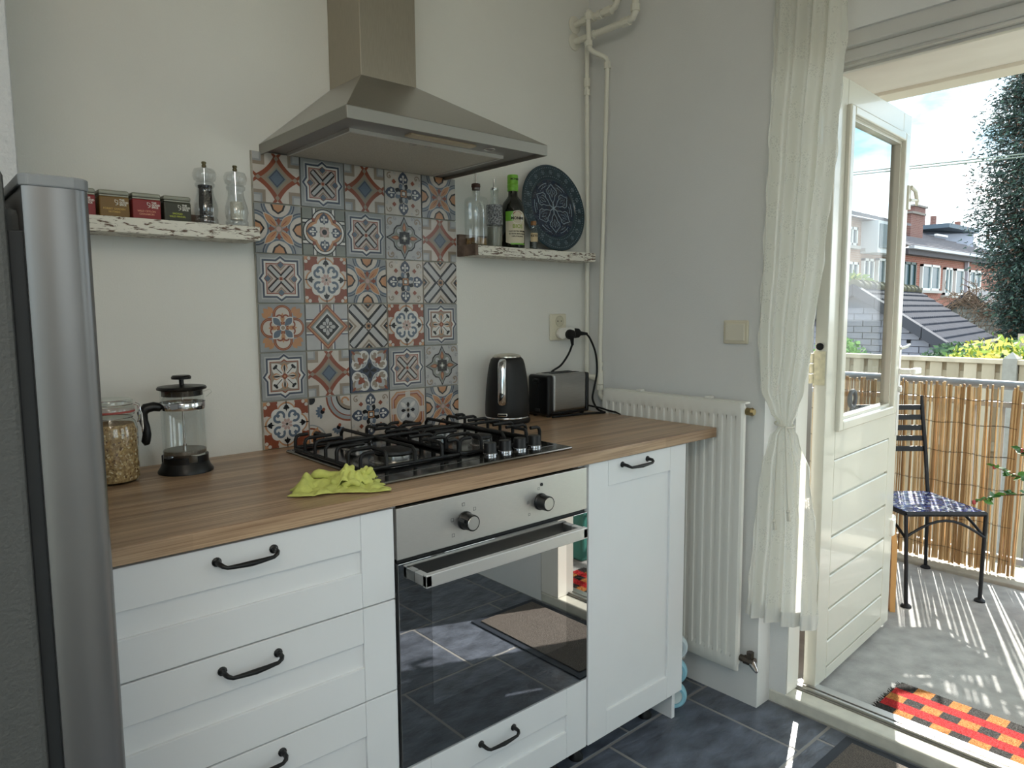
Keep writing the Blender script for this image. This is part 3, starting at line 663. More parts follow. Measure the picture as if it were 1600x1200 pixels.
def tL():
    T = Tile('navy')
    def k():
        T.circ(.50, .50, .40, 'pale'); T.circ(.50, .50, .37, 'grey'); T.circ(.30, .66, .28, 'pale'); T.circ(.66, .30, .28, 'pale'); T.circ(.66, .66, .26, 'taupe'); T.circ(.30, .66, .20, 'taupe'); T.circ(.66, .30, .20, 'taupe')
        T.petal(.2, .2, .8, .8, .2, 'lgrey', bias=.6); T.petal(.3, .3, .62, .62, .12, 'rust', bias=.6); T.circ(.5, .34, .07, 'rust', 10); T.circ(.34, .5, .07, 'rust', 10); T.petal(.74, .74, .94, .94, .06, 'rust')
        T.spiral(.26, .74, .18, .07, -1, 3.5, .03, 'pale'); T.spiral(.74, .26, .18, .07, 2.6, -1.9, .03, 'pale')
    T.sym(k); T.sym(lambda: T.petal(.02, 0, .38, 0, .09, 'black', bias=.6)); T.sym(lambda: T.petal(.02, .02, .2, .2, .05, 'navy')); return T
def tM():
    T = Tile('cream')
    for r, c in ((1.22, 'rust'), (1.14, 'grey'), (.98, 'rust'), (.93, 'lgrey'), (.72, 'black'), (.66, 'taupe'), (.52, 'cream')): T.circ(1.02, 1.02, r, c, 40)
    for r, c in ((.86, 'grey'), (.80, 'cream'), (.72, 'rust'), (.64, 'cream')): T.circ(-1.02, -1.02, r, c, 40)
    T.petal(-.95, -.95, -.3, -.62, .16, 'orange'); T.petal(-.95, -.95, -.62, -.3, .16, 'orange'); T.circ(-.7, -.7, .16, 'orange', 14)
    for cx, cy, a in ((-.38, .36, 0), (.38, -.42, pi/2)):
        for i in range(6):
            q = a+pi+(i-2.5)*.5; T.petal(cx, cy, cx+.34*cos(q), cy+.34*sin(q), .06, 'blue', bias=.7)
        T.circ(cx, cy, .1, 'black', 12); T.circ(cx+.06, cy+.1, .08, 'rust', 10)
    T.circ(-.92, .92, .2, 'black', 16); T.spiral(.7, .75, .22, .08, 0, 4, .04, 'orange'); return T
def tN():
    T = Tile('cream')
    def fr_(r, c):
        k = r*.32; T.poly([(r, r-k), (r-k, r), (-r+k, r), (-r, r-k), (-r, -r+k), (-r+k, -r), (r-k, -r), (r, -r+k)], c)
    fr_(.94, 'orange'); fr_(.88, 'pink'); fr_(.80, 'rust'); fr_(.75, 'orange'); T.rect(0, 0, .14, .92, 'cream'); T.rect(0, 0, .92, .14, 'cream')
    T.circ(0, 0, .70, 'cream'); T.circ(0, 0, .63, 'grey'); T.circ(0, 0, .59, 'lgrey')
    T.sym(lambda: T.petal(.12, .12, .42, .42, .1, 'pale')); T.sym(lambda: T.petal(.1, 0, .40, 0, .085, 'black', bias=.6)); T.circ(0, 0, .1, 'taupe'); T.circ(0, 0, .06, 'black', 10); return T
DES = dict(A=tA, B=tB, C=tC, D=tD, E=tE, F=tF, G=tG, H=tH, I=tI, J=tJ, K=lambda: tD('k'), L=tL, M=tM, N=tN)
TME = {k: f().b.mesh('wall_tile', TM) for k, f in DES.items()}
TP = .1334; TX0 = -.0253
sp = tag(MB().bx(TX0, TX0+5*TP, -.004, -.0003, CT+.0005, CT+6*TP).build('tile_splashback', pm('tile_grout', (168, 164, 152), .9), org=(TX0+2.5*TP, 0, CT)), 'splashback of colourful patterned square tiles behind the hob', 'tiles')
for r, row in enumerate(('ADAEB', 'BFDGA', 'DHBEC', 'IJCHK', 'KALDG', 'HMENB')):
    for c, k in enumerate(row):
        inst('wall_tile', TME[k], sp, (TX0+TP*(c+.5)+random.uniform(-.0004, .0004), -.0065+random.uniform(-.0003, .0003), CT+TP*(5.5-r)))
# ================================================================== shelves and what stands on them
def distress():
    m = bpy.data.materials.new('chipped_white_paint'); m.use_nodes = True; t = m.node_tree; b = t.nodes['Principled BSDF']; b.inputs['Roughness'].default_value = .75
    tx = N(t, 'ShaderNodeTexCoord'); mp_ = N(t, 'ShaderNodeMapping'); mp_.inputs['Scale'].default_value = (34, 130, 150)
    n = N(t, 'ShaderNodeTexNoise'); n.inputs['Scale'].default_value = 1; n.inputs['Detail'].default_value = 6; n.inputs['Roughness'].default_value = .65
    r = N(t, 'ShaderNodeValToRGB'); e = r.color_ramp.elements
    e[0].position = .42; e[0].color = lin((108, 88, 74)); e[1].position = .47; e[1].color = lin((226, 222, 210))
    n.inputs['Distortion'].default_value = .8
    t.links.new(tx.outputs['Object'], mp_.inputs[0]); t.links.new(mp_.outputs[0], n.inputs['Vector']); t.links.new(n.outputs['Fac'], r.inputs[0]); t.links.new(r.outputs[0], b.inputs['Base Color'])
    bp = N(t, 'ShaderNodeBump'); bp.inputs['Strength'].default_value = .4; bp.inputs['Distance'].default_value = .003; t.links.new(r.outputs[0], bp.inputs['Height']); t.links.new(bp.outputs[0], b.inputs['Normal']); return m
M_dist = distress(); M_raw = pm('rough_brown_wood', (116, 98, 86), .85, var=.4, vscale=30, stretch=(.3, 1, 1), bump=.3, bscale=60)
SZ = 1.508
sh = MB().bx(-.603, -.046, -.10, -.001, 1.473, SZ).build('wall_shelf', M_dist, org=(-.3, -.05, 1.473), bevel=.002)
tag(sh, 'chipped white wooden shelf holding spice tins and mills, over the worktop', 'shelf')
MB().bx(-.601, -.13, -.014, -.0015, SZ, SZ+.028).build('back_lip', M_raw, sh)
SR = 1.5015
sh = MB().bx(.662, 1.218, -.10, -.001, 1.470, SR).build('wall_shelf', M_dist, org=(.94, -.05, 1.47), bevel=.002)
tag(sh, 'chipped white wooden shelf holding bottles and the plate, right of the tiles', 'shelf')
MB().bx(.650, .6615, -.099, -.0015, 1.470, SR+.004).build('end_board', M_raw, sh, bevel=.001)
MB().bx(.650, .90, -.016, -.0015, SR+.0045, SR+.04).build('back_lip', M_raw, sh)
# spice tins
M_tinlid = pm('tin_lid', (150, 150, 138), .5, .6); M_print = pm('white_print', (222, 220, 212), .6)
def tin(x, col, name, l1, l2, pc, lab):
    e = thing('spice_tin', lab, 'tin', (x, -.056, SZ), 'square spice tins on the shelf')
    mm = pm('tin_'+name, col, .45, var=.03)
    MB().bx(x-.0305, x+.0305, -.080, -.030, SZ, SZ+.046).build('body', mm, e, bevel=.003, seg=2)
    MB().bx(x-.0295, x+.0295, -.079, -.031, SZ+.0462, SZ+.049).build('rim', M_tinlid, e)
    MB().bx(x-.031, x+.031, -.0805, -.0295, SZ+.0492, SZ+.060).build('lid', M_tinlid, e, bevel=.004, seg=3)
    for i, wd in enumerate(('THE', 'GOOD', 'SPICE')): text('lettering', wd, .0058, e, (x+.010, -.0802, SZ+.0385-.0052*i), M_print, align='LEFT', bold=.0002)
    MB().tube([(x+.001, -.0803, SZ+.039), (x+.007, -.0803, SZ+.037), (x+.007, -.0803, SZ+.029), (x+.002, -.0803, SZ+.027)], .0007, 6).tube([(x+.001, -.0803, SZ+.039), (x+.001, -.0803, SZ+.034), (x+.007, -.0803, SZ+.030)], .0007, 6).build('emblem', M_print, e)
    text('lettering', l1, .0058, e, (x-.001, -.0802, SZ+.0185), pc, bold=.0001); text('lettering', l2, .0058, e, (x-.001, -.0802, SZ+.0118), pc, bold=.0001)
pg = pm('gold_print', (196, 160, 84), .5); ps = pm('pale_red_print', (214, 150, 120), .5); pl = pm('lime_print', (170, 180, 60), .5)
tin(-.438, (132, 40, 40), 'red', ' ', ' ', ps, 'dark red spice tin half hidden by the fridge edge')
tin(-.370, (122, 92, 44), 'brown', 'FOREST GARDEN', 'NUTMEG', pg, 'brown spice tin with gold lettering reading nutmeg')
tin(-.303, (130, 46, 40), 'red', 'WILD CEYLON', 'CINNAMON', ps, 'red spice tin with lettering reading cinnamon')
tin(-.2355, (58, 58, 44), 'olive', 'SMOKED', 'WILD FENNEL', pl, 'dark olive spice tin with lettering reading wild fennel')
# mills
def mill(x, y, fill, fm, lab, lvl):
    e = thing('spice_mill', lab, 'mill', (x, y, SZ), 'clear acrylic mills on the shelf')
    prof = [(.026, 0), (.0275, .004), (.0275, .012), (.025, .016), (.0262, .022), (.0285, .036), (.027, .050), (.0225, .064), (.0190, .078), (.0185, .088), (.0225, .092), (.0235, .098), (.0205, .102)]
    MB().lathe(prof, (x, y, SZ), 32).build('body', M_acry, e, smooth=True, ang=60)
    MB().lathe([(.019, .103), (.0245, .107), (.0275, .116), (.0275, .124), (.024, .133), (.012, .137), (.004, .138)], (x, y, SZ), 32).build('head', M_acry, e, smooth=True, ang=60)
    MB().cyl((x, y, SZ+.03), (x, y, SZ+.137), .002, 8).build('spindle', M_chrome, e)
    MB().lathe([(.003, .138), (.0055, .140), (.0055, .143), (.004, .145), (.006, .149), (.005, .152), (0, .153)], (x, y, SZ), 16).build('nut', pm('dull_brass', (120, 112, 84), .4, .9), e, smooth=True)
    b = MB(); b.lathe([(.0, .018), (.0150, .018), (.0150, .03), (.0155, .05), (.0145, lvl), (0, lvl+.001)], (x, y, SZ), 20)
    b.build('filling', fm, e, smooth=True)
    if fill == 'p': MB().lathe([(.0155, lvl), (.0165, lvl+.001), (.0165, lvl+.007), (.0, lvl+.007)], (x, y, SZ), 20).build('grinder', M_black, e, smooth=True)
mill(-.163, -.058, 'p', pm('peppercorns', (44, 38, 36), .8, var=.6, vscale=260, bump=.6, bscale=260), 'clear mill filled with black peppercorns', .088)
mill(-.088, -.058, 's', pm('salt_grains', (226, 222, 206), .7, var=.08, vscale=260, bump=.5, bscale=300), 'clear mill filled with white salt', .062)
# bottles
def bottle_clear(x, y):
    e = thing('glass_bottle', 'clear square oil bottle with cork pourer, nearly empty', 'bottle', (x, y, SR))
    b = MB()
    def sqr(h, z, k=.3):
        P = []
        for i in range(24):
            a = 2*pi*i/24+pi/24; c, s_ = cos(a), sin(a); q = (abs(c)**6+abs(s_)**6)**(-1/6); P.append((x+h*c*q, y+h*s_*q, z))
        return P
    L_ = [(.028, 0), (.031, .004)]+[v for k in range(6) for v in ((.031, .012+.008*k), (.0300, .016+.008*k))]+[(.031, .06), (.031, .142), (.029, .152), (.022, .158), (.0135, .161), (.0130, .178), (.0145, .180), (.0145, .186)]
    vs = []; fs = []
    for i, (h, z) in enumerate(L_):
        if h > .02: vs += sqr(h, SR+z)
        else: vs += [(x+h*cos(2*pi*k/24+pi/24), y+h*sin(2*pi*k/24+pi/24), SR+z) for k in range(24)]
        if i: fs += [((i-1)*24+k, (i-1)*24+(k+1) % 24, i*24+(k+1) % 24, i*24+k) for k in range(24)]
    fs.append(tuple(range(23, -1, -1))); b.add(vs, fs); b.build('body', M_glass, e, smooth=True, ang=50)
    MB().add(sqr(.0285, SR+.004)+sqr(.0285, SR+.026), [tuple(range(23, -1, -1)), tuple(range(24, 48))]+[(k, (k+1) % 24, 24+(k+1) % 24, 24+k) for k in range(24)]).build('oil', pm('amber_oil', (150, 112, 40), .1, trans=.6), e, smooth=True)
    MB().lathe([(.0125, .179), (.0135, .188), (.0150, .190), (.0140, .199), (.009, .201), (0, .201)], (x, y, SR), 20).build('cork', pm('dark_cork', (74, 52, 44), .7), e, smooth=True)
    MB().tube([(x, y, SR+.145), (x, y, SR+.20), (x, y, SR+.232)], .0028, 8).tube([(x, y, SR+.20), (x+.004, y-.001, SR+.222)], .0016, 6).build('pourer', M_chrome, e, smooth=True)
    t_ = MB().torus((x-.006, y-.0315, SR+.118), .017, .0008, 24, 6, axis='y'); t_.torus((x-.006, y-.0315, SR+.118), .010, .0006, 20, 6, axis='y'); t_.build('embossing', M_glass, e)
bottle_clear(.690, -.055)
def decanter(x, y):
    e = thing('glass_bottle', 'small clear bottle wearing an ornate silver sleeve and steel pourer', 'bottle', (x, y, SR))
    MB().lathe([(.024, 0), (.0265, .004), (.0265, .128), (.025, .137), (.014, .142), (.0125, .150), (.0125, .178), (.0140, .180), (.0140, .190), (.012, .191)], (x, y, SR), 28).build('body', M_glassg, e, smooth=True)
    MB().lathe([(.0275, .073), (.0278, .076), (.0278, .132), (.0270, .138), (.0262, .138)], (x, y, SR), 28, caps=False).build('sleeve', pm('ornate_silver', (70, 72, 78), .35, .8, vscale=210, col2=(196, 198, 202), bump=.8, bscale=210, detail=2), e, smooth=True)
    MB().lathe([(0, .004), (.0245, .004), (.0245, .066), (0, .066)], (x, y, SR), 24).build('liquid', pm('cloudy_vinegar', (150, 146, 134), .2, trans=.3), e, smooth=True)
    MB().tube([(x, y, SR+.17), (x, y, SR+.205), (x, y, SR+.224)], [.0036, .0032, .003], 10).lathe([(.0115, .186), (.0125, .19), (.0115, .195), (.006, .196)], (x, y, SR), 16).build('pourer', M_chrome, e, smooth=True)
decanter(.765, -.058)
def wrap(x, y, R, z0, z1, a0, a1, mat, name, parent, n=18, edge=None):
    b = MB(); vs = []
    for i in range(n+1):
        a = a0+(a1-a0)*i/n
        lo, hi = (z0, z1) if not edge else edge((i/n), z0, z1)
        vs += [(x+R*cos(a), y+R*sin(a), lo), (x+R*cos(a), y+R*sin(a), hi)]
    b.add(vs, [(2*i, 2*i+2, 2*i+3, 2*i+1) for i in range(n)]); return b.build(name, mat, parent, smooth=True)
def wtext(txt, size, parent, x, y, R, ac, z, mat, **kw):
    me = text_mesh(txt, size, **kw); me.materials.clear(); me.materials.append(mat)
    for v in me.vertices:
        a = ac+v.co.x/R; rr = R+v.co.z+.0004; v.co = (rr*cos(a), rr*sin(a), v.co.y)
    me.update(); return inst('lettering', me, parent, (x, y, z))
def oil_bottle(x, y):
    e = thing('oil_bottle', 'dark green olive oil bottle with lime green cap and cream label', 'bottle', (x, y, SR))
    R = .0395; ac = rad(-115)
    MB().lathe([(.036, 0), (R, .004), (R, .122), (.0385, .138), (.033, .154), (.022, .168), (.0165, .176), (.0155, .19), (.0155, .23)], (x, y, SR), 36).build('body', pm('dark_green_glass', (14, 17, 10), .06, coat=.5), e, smooth=True, ang=60)
    lime = pm('lime_cap', (118, 178, 58), .35)
    MB().lathe([(.0178, .192), (.0182, .194), (.0178, .2035), (.0186, .2045), (.0186, .2150), (.0178, .216), (.0184, .217), (.0184, .243), (.0172, .246), (0, .246)], (x, y, SR), 28).build('cap', lime, e, smooth=True)
    def ed(t_, lo, hi): return lo+.008*(1-sin(pi*t_)), hi-.018*abs(t_-.62)**2*6*(1 if t_ > .62 else .5)
    wrap(x, y, R+.0004, SR+.012, SR+.125, ac-.95, ac+.95, pm('cream_label', (206, 196, 172), .6), 'label', e, edge=ed)
    wrap(x, y, R+.0006, SR+.090, SR+.122, ac-.95, ac-.25, lime, 'label_band', e)
    wrap(x, y, R+.0006, SR+.012, SR+.017, ac-.5, ac+.95, lime, 'label_band', e)
    b = MB(); n = 26; vs = [(x+(R+.0008)*cos(ac+.12+.55*cos(2*pi*i/n)), y+(R+.0008)*sin(ac+.12+.55*cos(2*pi*i/n)), SR+.102+.022*sin(2*pi*i/n)) for i in range(n)]
    b.add(vs, [tuple(range(n))]); b.build('emblem', pm('emblem_white', (226, 224, 216), .6), e)
    b = MB(); vs = [(x+(R+.001)*cos(ac+.12+.4*cos(pi*i/12)), y+(R+.001)*sin(ac+.12+.4*cos(pi*i/12)), SR+.112+.010*sin(pi*i/12)) for i in range(13)]; b.add(vs, [tuple(range(13))]); b.build('emblem', pm('emblem_red', (150, 74, 50), .6), e)
    bk = pm('black_print', (28, 28, 26), .6); gr = pm('green_print', (140, 166, 50), .6)
    wtext('MONINI', .0125, e, x, y, R+.001, ac+.12, SR+.099, bk, bold=.0004); wtext('BIOS', .018, e, x, y, R+.0006, ac+.14, SR+.072, gr, bold=.0001)
    for i, s_ in enumerate(('OLIO EXTRA VERGINE', 'DI OLIVA BIOLOGICO', '100% ITALIANO')): wtext(s_, .0062, e, x, y, R+.0006, ac+.12, SR+.056-.0085*i, bk, bold=.0001)
    wtext('MONINI', .009, e, x, y, .0186, ac+.2, SR+.231, bk, bold=.0002)
oil_bottle(.852, -.052)
def keto(x, y):
    e = thing('dropper_bottle', 'tiny clear bottle with amber cap in front of the plate', 'bottle', (x, y, SR))
    R = .0148
    MB().lathe([(.013, 0), (R, .003), (R, .062), (.012, .070), (.0085, .074), (.0085, .083)], (x, y, SR), 20).build('body', M_glassg, e, smooth=True)
    MB().lathe([(0, .003), (.0132, .003), (.0132, .03), (0, .03)], (x, y, SR), 18).build('liquid', pm('dark_drops', (70, 70, 66), .2, trans=.3), e, smooth=True)
    MB().lathe([(.0095, .083), (.0098, .085), (.0098, .095), (.009, .097), (0, .097)], (x, y, SR), 18).build('cap', pm('amber_cap', (150, 104, 62), .45), e, smooth=True)
    wrap(x, y, R+.0003, SR+.026, SR+.056, rad(-175), rad(-55), pm('buff_label', (196, 176, 140), .6), 'label', e)
    wtext('KETO', .0098, e, x, y, R+.0005, rad(-118), SR+.046, MATS['black_print'], bold=.0003)
keto(.926, -.075)
# plate leaning on the wall
def plate():
    e = thing('decorative_plate', 'large dark teal relief plate leaning against the wall', 'plate', (1.062, -.05, SR))
    R = .1565; X = Matrix.Translation((1.062, -.030, SR+R*.985+.002)) @ Matrix.Rotation(rad(-9), 4, 'X') @ Matrix.Rotation(pi/2, 4, 'X')
    mp1 = pm('teal_glaze', (30, 52, 62), .3, coat=.5, var=.25, vscale=30); mp2 = pm('indigo_glaze', (28, 40, 60), .25, coat=.5, var=.3, vscale=40); ml = pm('pale_relief', (150, 166, 176), .45)
    MB().lathe([(0, -.006), (.08, -.006), (.10, -.003), (R-.003, .006), (R, .010), (R-.003, .013), (R*.93, .012), (R*.72, .0075), (R*.70, .004), (R*.66, .003), (0, .003)], n=64, X=X).build('dish', mp1, e, smooth=True, ang=25)
    MB().lathe([(R*.665, .0031), (R*.66, .0040), (0, .0046)], n=64, X=X).build('centre', mp2, e, smooth=True)
    b = MB()
    for i in range(6):
        a = i*pi/3+pi/2; r0, r1 = .018, .088
        def P(r, s_): return (r*cos(a)+s_*-sin(a), r*sin(a)+s_*cos(a), .0052)
        b.tube([P(r0, .0), P(.034, .011), P(.046, .014), P(.054, .024), P(.066, .024), P(.074, .014), P(r1, 0), P(.074, -.014), P(.066, -.024), P(.054, -.024), P(.046, -.014), P(.034, -.011)], .0014, 6, closed=True, X=X)
        b.tube([P(.04, 0), P(.055, .006), P(.072, 0), P(.055, -.006)], .001, 6, closed=True, X=X)
        b.tube([P(.052, .012), P(.060, .016), P(.066, .010)], .0009, 5, X=X); b.tube([P(.052, -.012), P(.060, -.016), P(.066, -.010)], .0009, 5, X=X)
        c2, s2 = cos(a+pi/6), sin(a+pi/6)
        b.tube([(.092*cos(a+pi/6+d), .092*sin(a+pi/6+d), .0052) for d in (-.26, -.13, 0, .13, .26)], .0011, 6, X=X); b.tube([(.082*cos(a+pi/6+d), .082*sin(a+pi/6+d), .0052) for d in (-.16, 0, .16)], .0009, 6, X=X)
        b.tube([(0, 0, .0052), (.017*cos(a), .017*sin(a), .0056)], .002, 6, X=X)
    b.build('relief', ml, e, smooth=True)
    b = MB()
    for r, n_, z in ((R*.925, 96, .0125), (R*.735, 76, .0085)):
        for i in range(n_): b.ball((r*cos(2*pi*i/n_), r*sin(2*pi*i/n_), z), .0014, 6, X=X)
    for i in range(20):
        a = 2*pi*i/20
        for k in range(6): b.ball((R*.83*cos(a)+.0065*cos(k*pi/3), R*.83*sin(a)+.0065*sin(k*pi/3), .0105), .0016, 6, X=X)
        b.ball((R*.83*cos(a), R*.83*sin(a), .0105), .0018, 6, X=X)
    random.seed(3)
    for i in range(240):
        a, r = random.uniform(0, 2*pi), random.uniform(.05, .1); b.ball((r*cos(a), r*sin(a), .0045), .0009, 5, X=X)
    b.build('beading', ml, e, kind='stuff')
plate()
# ================================================================== things on the worktop
def jar(x, y):
    e = thing('storage_jar', 'glass clip-top jar of muesli with red rubber seal beside the fridge', 'jar', (x, y, CT))
    R = .054
    MB().lathe([(.045, 0), (R-.003, .004), (R, .012), (R, .120), (.050, .136), (.044, .144), (.044, .149), (.049, .152), (.049, .157)], (x, y, CT), 40).build('body', M_glassg, e, smooth=True, ang=60)
    MB().lathe([(.0455, .1575), (.0505, .1580), (.0505, .1615), (.0455, .162)], (x, y, CT), 40).build('rubber_seal', pm('red_rubber', (176, 84, 78), .6), e, smooth=True)
    MB().lathe([(.050, .1622), (.050, .170), (.045, .173), (.047, .184), (.044, .187), (.036, .184), (0, .183)], (x, y, CT), 40).build('lid', M_glassg, e, smooth=True, ang=60)
    mm = pm('muesli', (150, 116, 76), .85, vscale=150, col2=(206, 172, 122), bump=.8, bscale=160, detail=3)
    MB().lathe([(0, .005), (R-.005, .006), (R-.003, .014), (R-.003, .118), (.046, .132), (0, .134)], (x, y, CT), 36).build('muesli', mm, e, smooth=True)
    b = MB(); random.seed(11)
    for i in range(900):
        a = random.uniform(0, 2*pi); z = random.uniform(.010, .122); r = R-.0028; s_ = random.uniform(.0022, .0042); tl = random.uniform(-.6, .6)
        X = Matrix.Translation((x+r*cos(a), y+r*sin(a), CT+z)) @ Matrix.Rotation(a, 4, 'Z') @ Matrix.Rotation(pi/2+random.uniform(-.4, .4), 4, 'Y') @ Matrix.Rotation(tl, 4, 'X') @ Matrix.Rotation(random.uniform(0, 6), 4, 'Z')
        b.add([(s_*cos(k*pi/3), s_*.75*sin(k*pi/3), 0) for k in range(6)], [tuple(range(6))], random.choice((0, 0, 1, 2, 3)), X)
    b.build('oat_flakes', [pm('oat_pale', (214, 184, 136), .8), pm('oat_tan', (182, 142, 94), .8), pm('oat_brown', (120, 84, 54), .8), pm('oat_cream', (226, 206, 170), .8)], e, kind='stuff')
    w_ = MB(); ax = rad(-20); c, s_ = cos(ax), sin(ax)
    def Q(r, t_, z): return (x+r*c-t_*s_, y+r*s_+t_*c, CT+z)
    w_.tube([Q(.050, -.014, .176), Q(.058, -.014, .172), Q(.060, -.013, .150), Q(.056, -.012, .135), Q(.056, .012, .135), Q(.060, .013, .150), Q(.058, .014, .172), Q(.050, .014, .176)], .0014, 6)
    w_.tube([Q(.060, -.010, .158), Q(.063, -.010, .150), Q(.064, -.008, .118), Q(.063, 0, .110), Q(.064, .008, .118), Q(.063, .010, .150), Q(.060, .010, .158)], .0014, 6)
    w_.torus((x, y, CT+.146), .0452, .0012, 36, 6); w_.torus((x, y, CT+.1755), .0475, .0012, 36, 6)
    w_.build('wire_clip', M_chrome, e, smooth=True)
jar(-.418, -.132)
def press(x, y):
    e = thing('french_press', 'glass french press with black lid, handle and foot', 'coffee press', (x, y, CT))
    R = .0490; k = pm('press_black', (14, 14, 15), .35)
    b = MB().lathe([(R-.001, .012), (R, .014), (R, .196), (R+.001, .198)], (x, y, CT), 44)
    b.build('beaker', M_glass, e, smooth=True)
    # spout
    MB().tube([(x+.045, y-.012, CT+.188), (x+.058, y-.016, CT+.194), (x+.0625, y-.0175, CT+.187), (x+.050, y-.014, CT+.176)], .0012, 6).build('spout', M_glass, e, smooth=True)
    ft = MB().lathe([(.0615, 0), (.0615, .004), (.055, .014), (.0515, .024), (.0500, .026)], (x, y, CT), 44)
    for a0, a1, h in ((rad(-75), rad(10), .041), (rad(60), rad(160), .041), (rad(190), rad(262), .038)):
        vs = []; n = 14
        for i in range(n+1):
            a = a0+(a1-a0)*i/n
            for r, z in ((.0515, .024), (.0515, h), (.0495, h), (.0495, .024)): vs.append((x+r*cos(a), y+r*sin(a), CT+z))
        ft.add(vs, [(4*i+j, 4*i+(j+1) % 4, 4*i+4+(j+1) % 4, 4*i+4+j) for i in range(n) for j in range(4)]+[(0, 1, 2, 3), (4*n+3, 4*n+2, 4*n+1, 4*n)])
    ft.build('foot', k, e, smooth=True)
    MB().lathe([(R+.0008, .150), (R+.0014, .151), (R+.0014, .166), (R+.0008, .167)], (x, y, CT), 44, caps=False).build('steel_band', M_chrome, e, smooth=True)
    ld = MB().lathe([(R-.004, .182), (R-.004, .194), (R+.005, .197), (R+.006, .200), (R+.003, .204), (.03, .2065), (0, .207)], (x, y, CT), 44).build('lid', k, e, smooth=True)
    MB().cyl((x, y, CT+.207), (x, y, CT+.222), .0055, 12).lathe([(.004, .219), (.0215, .221), (.022, .226), (.019, .2295), (0, .230)], (x, y, CT), 28).build('plunger_knob', k, ld, smooth=True)
    MB().cyl((x, y, CT+.05), (x, y, CT+.207), .0024, 10).cyl((x, y, CT+.05), (x, y, CT+.066), .0045, 10).build('rod', M_chrome, e, smooth=True)
    MB().lathe([(0, .044), (R-.003, .044), (R-.002, .046), (R-.002, .053), (R-.004, .054), (0, .050)], (x, y, CT), 40).build('filter_disc', pm('filter_steel', (150, 150, 148), .35, .9, var=.3, vscale=500), e, smooth=True)
    h = MB(); a = rad(172); c, s_ = cos(a), sin(a)
    pts = [(.048, .157), (.062, .160), (.078, .157), (.086, .146), (.084, .128), (.080, .112), (.079, .096), (.082, .080), (.080, .072)]
    h.tube([(x+r*c, y+r*s_, CT+z) for r, z in pts], [.010, .011, .012, .0115, .0095, .009, .0095, .010, .006], 12)
    h.build('handle', k, e, smooth=True, ang=80)
press(-.262, -.125)
def cloth():
    cx, cy = -.078, -.548; ud = Vector((.166, -.092, 0)).normalized(); vd = Vector((-ud.y, ud.x, 0))
    b = MB()
    def sheet(nu, nv, hu, hv, hfun, off=(0, 0), rot=0, edge=.16, seed=0):
        vs = []; fs = []
        for j in range(nv+1):
            for i in range(nu+1):
                u, v = -1+2*i/nu, -1+2*j/nv
                a = math.atan2(v, u); k = 1+edge*noise.noise((cos(a)*1.7+seed, sin(a)*1.7, seed*1.3))*2
                uu, vv = u*hu*k, v*hv*k
                uu, vv = uu*cos(rot)-vv*sin(rot)+off[0], uu*sin(rot)+vv*cos(rot)+off[1]
                z = hfun(u, v, uu, vv)
                p = Vector((cx, cy, 0))+ud*uu+vd*vv
                n3 = noise.noise_vector((uu*28+seed, vv*28, seed))
                vs.append((p.x+n3.x*.004, p.y+n3.y*.004, CT+.0012+max(0, z)))
        for j in range(nv):
            for i in range(nu): q = j*(nu+1)+i; fs.append((q, q+1, q+nu+2, q+nu+1))
        b.add(vs, fs)
    def h1(u, v, x, y):
        ridge = abs(noise.noise((x*26, y*30, 1.3)))*.022+abs(noise.noise((x*60, y*60, 4.1)))*.007
        bulk = .012*math.exp(-((x-.005)/.05)**2-((y-.012)/.03)**2)+.028*math.exp(-((x+.075-.35*y)/.015)**2-((y-.012)/.03)**2)
        rim = (1-max(abs(u), abs(v))**8)
        return (ridge*.8+bulk)*(.25+.75*rim)*(.75 if v < -.5 else 1)+.001
    sheet(80, 46, .093, .043, h1, seed=2)
    def h2(u, v, x, y):
        r2 = u*u+v*v
        return .016+.018*math.exp(-r2*1.2)+abs(noise.noise((x*46, y*46, 7.7)))*.022+abs(noise.noise((x*95, y*95, 2.7)))*.009-.010*r2
    sheet(54, 40, .048, .026, h2, off=(.016, .012), rot=.3, edge=.35, seed=5)
    for n_, (ux, vy, zz_, an, ln) in enumerate(((-.060, .032, .026, .35, .060), (.010, .026, .038, 1.0, .03), (.042, .020, .034, -.3, .026), (-.018, -.004, .022, .9, .035), (.004, -.012, .018, -.5, .04))):
        P_ = []
        for i in range(9):
            q = ux+ln*(i/8)*cos(an); w_ = vy+ln*(i/8)*sin(an)*.6; P_.append(Vector((cx, cy, CT+zz_+.004*sin(i*.8+n_)))+ud*q+vd*w_)
        rr = [.004, .008, .0095, .009, .0085, .009, .0095, .008, .0045]
        b.tube(P_, [r_*(1 if n_ == 0 else .62) for r_ in rr], 10)
    o = b.build('cleaning_cloth', pm('lime_cloth', (208, 212, 118), .9, var=.08, vscale=60, bump=.25, bscale=500), smooth=True, ang=75, org=(cx, cy, CT))
    tag(o, 'crumpled lime yellow cleaning cloth at the corner of the hob', 'cloth')
    md = o.modifiers.new('thick', 'SOLIDIFY'); md.thickness = .0012; md.offset = 1
cloth()
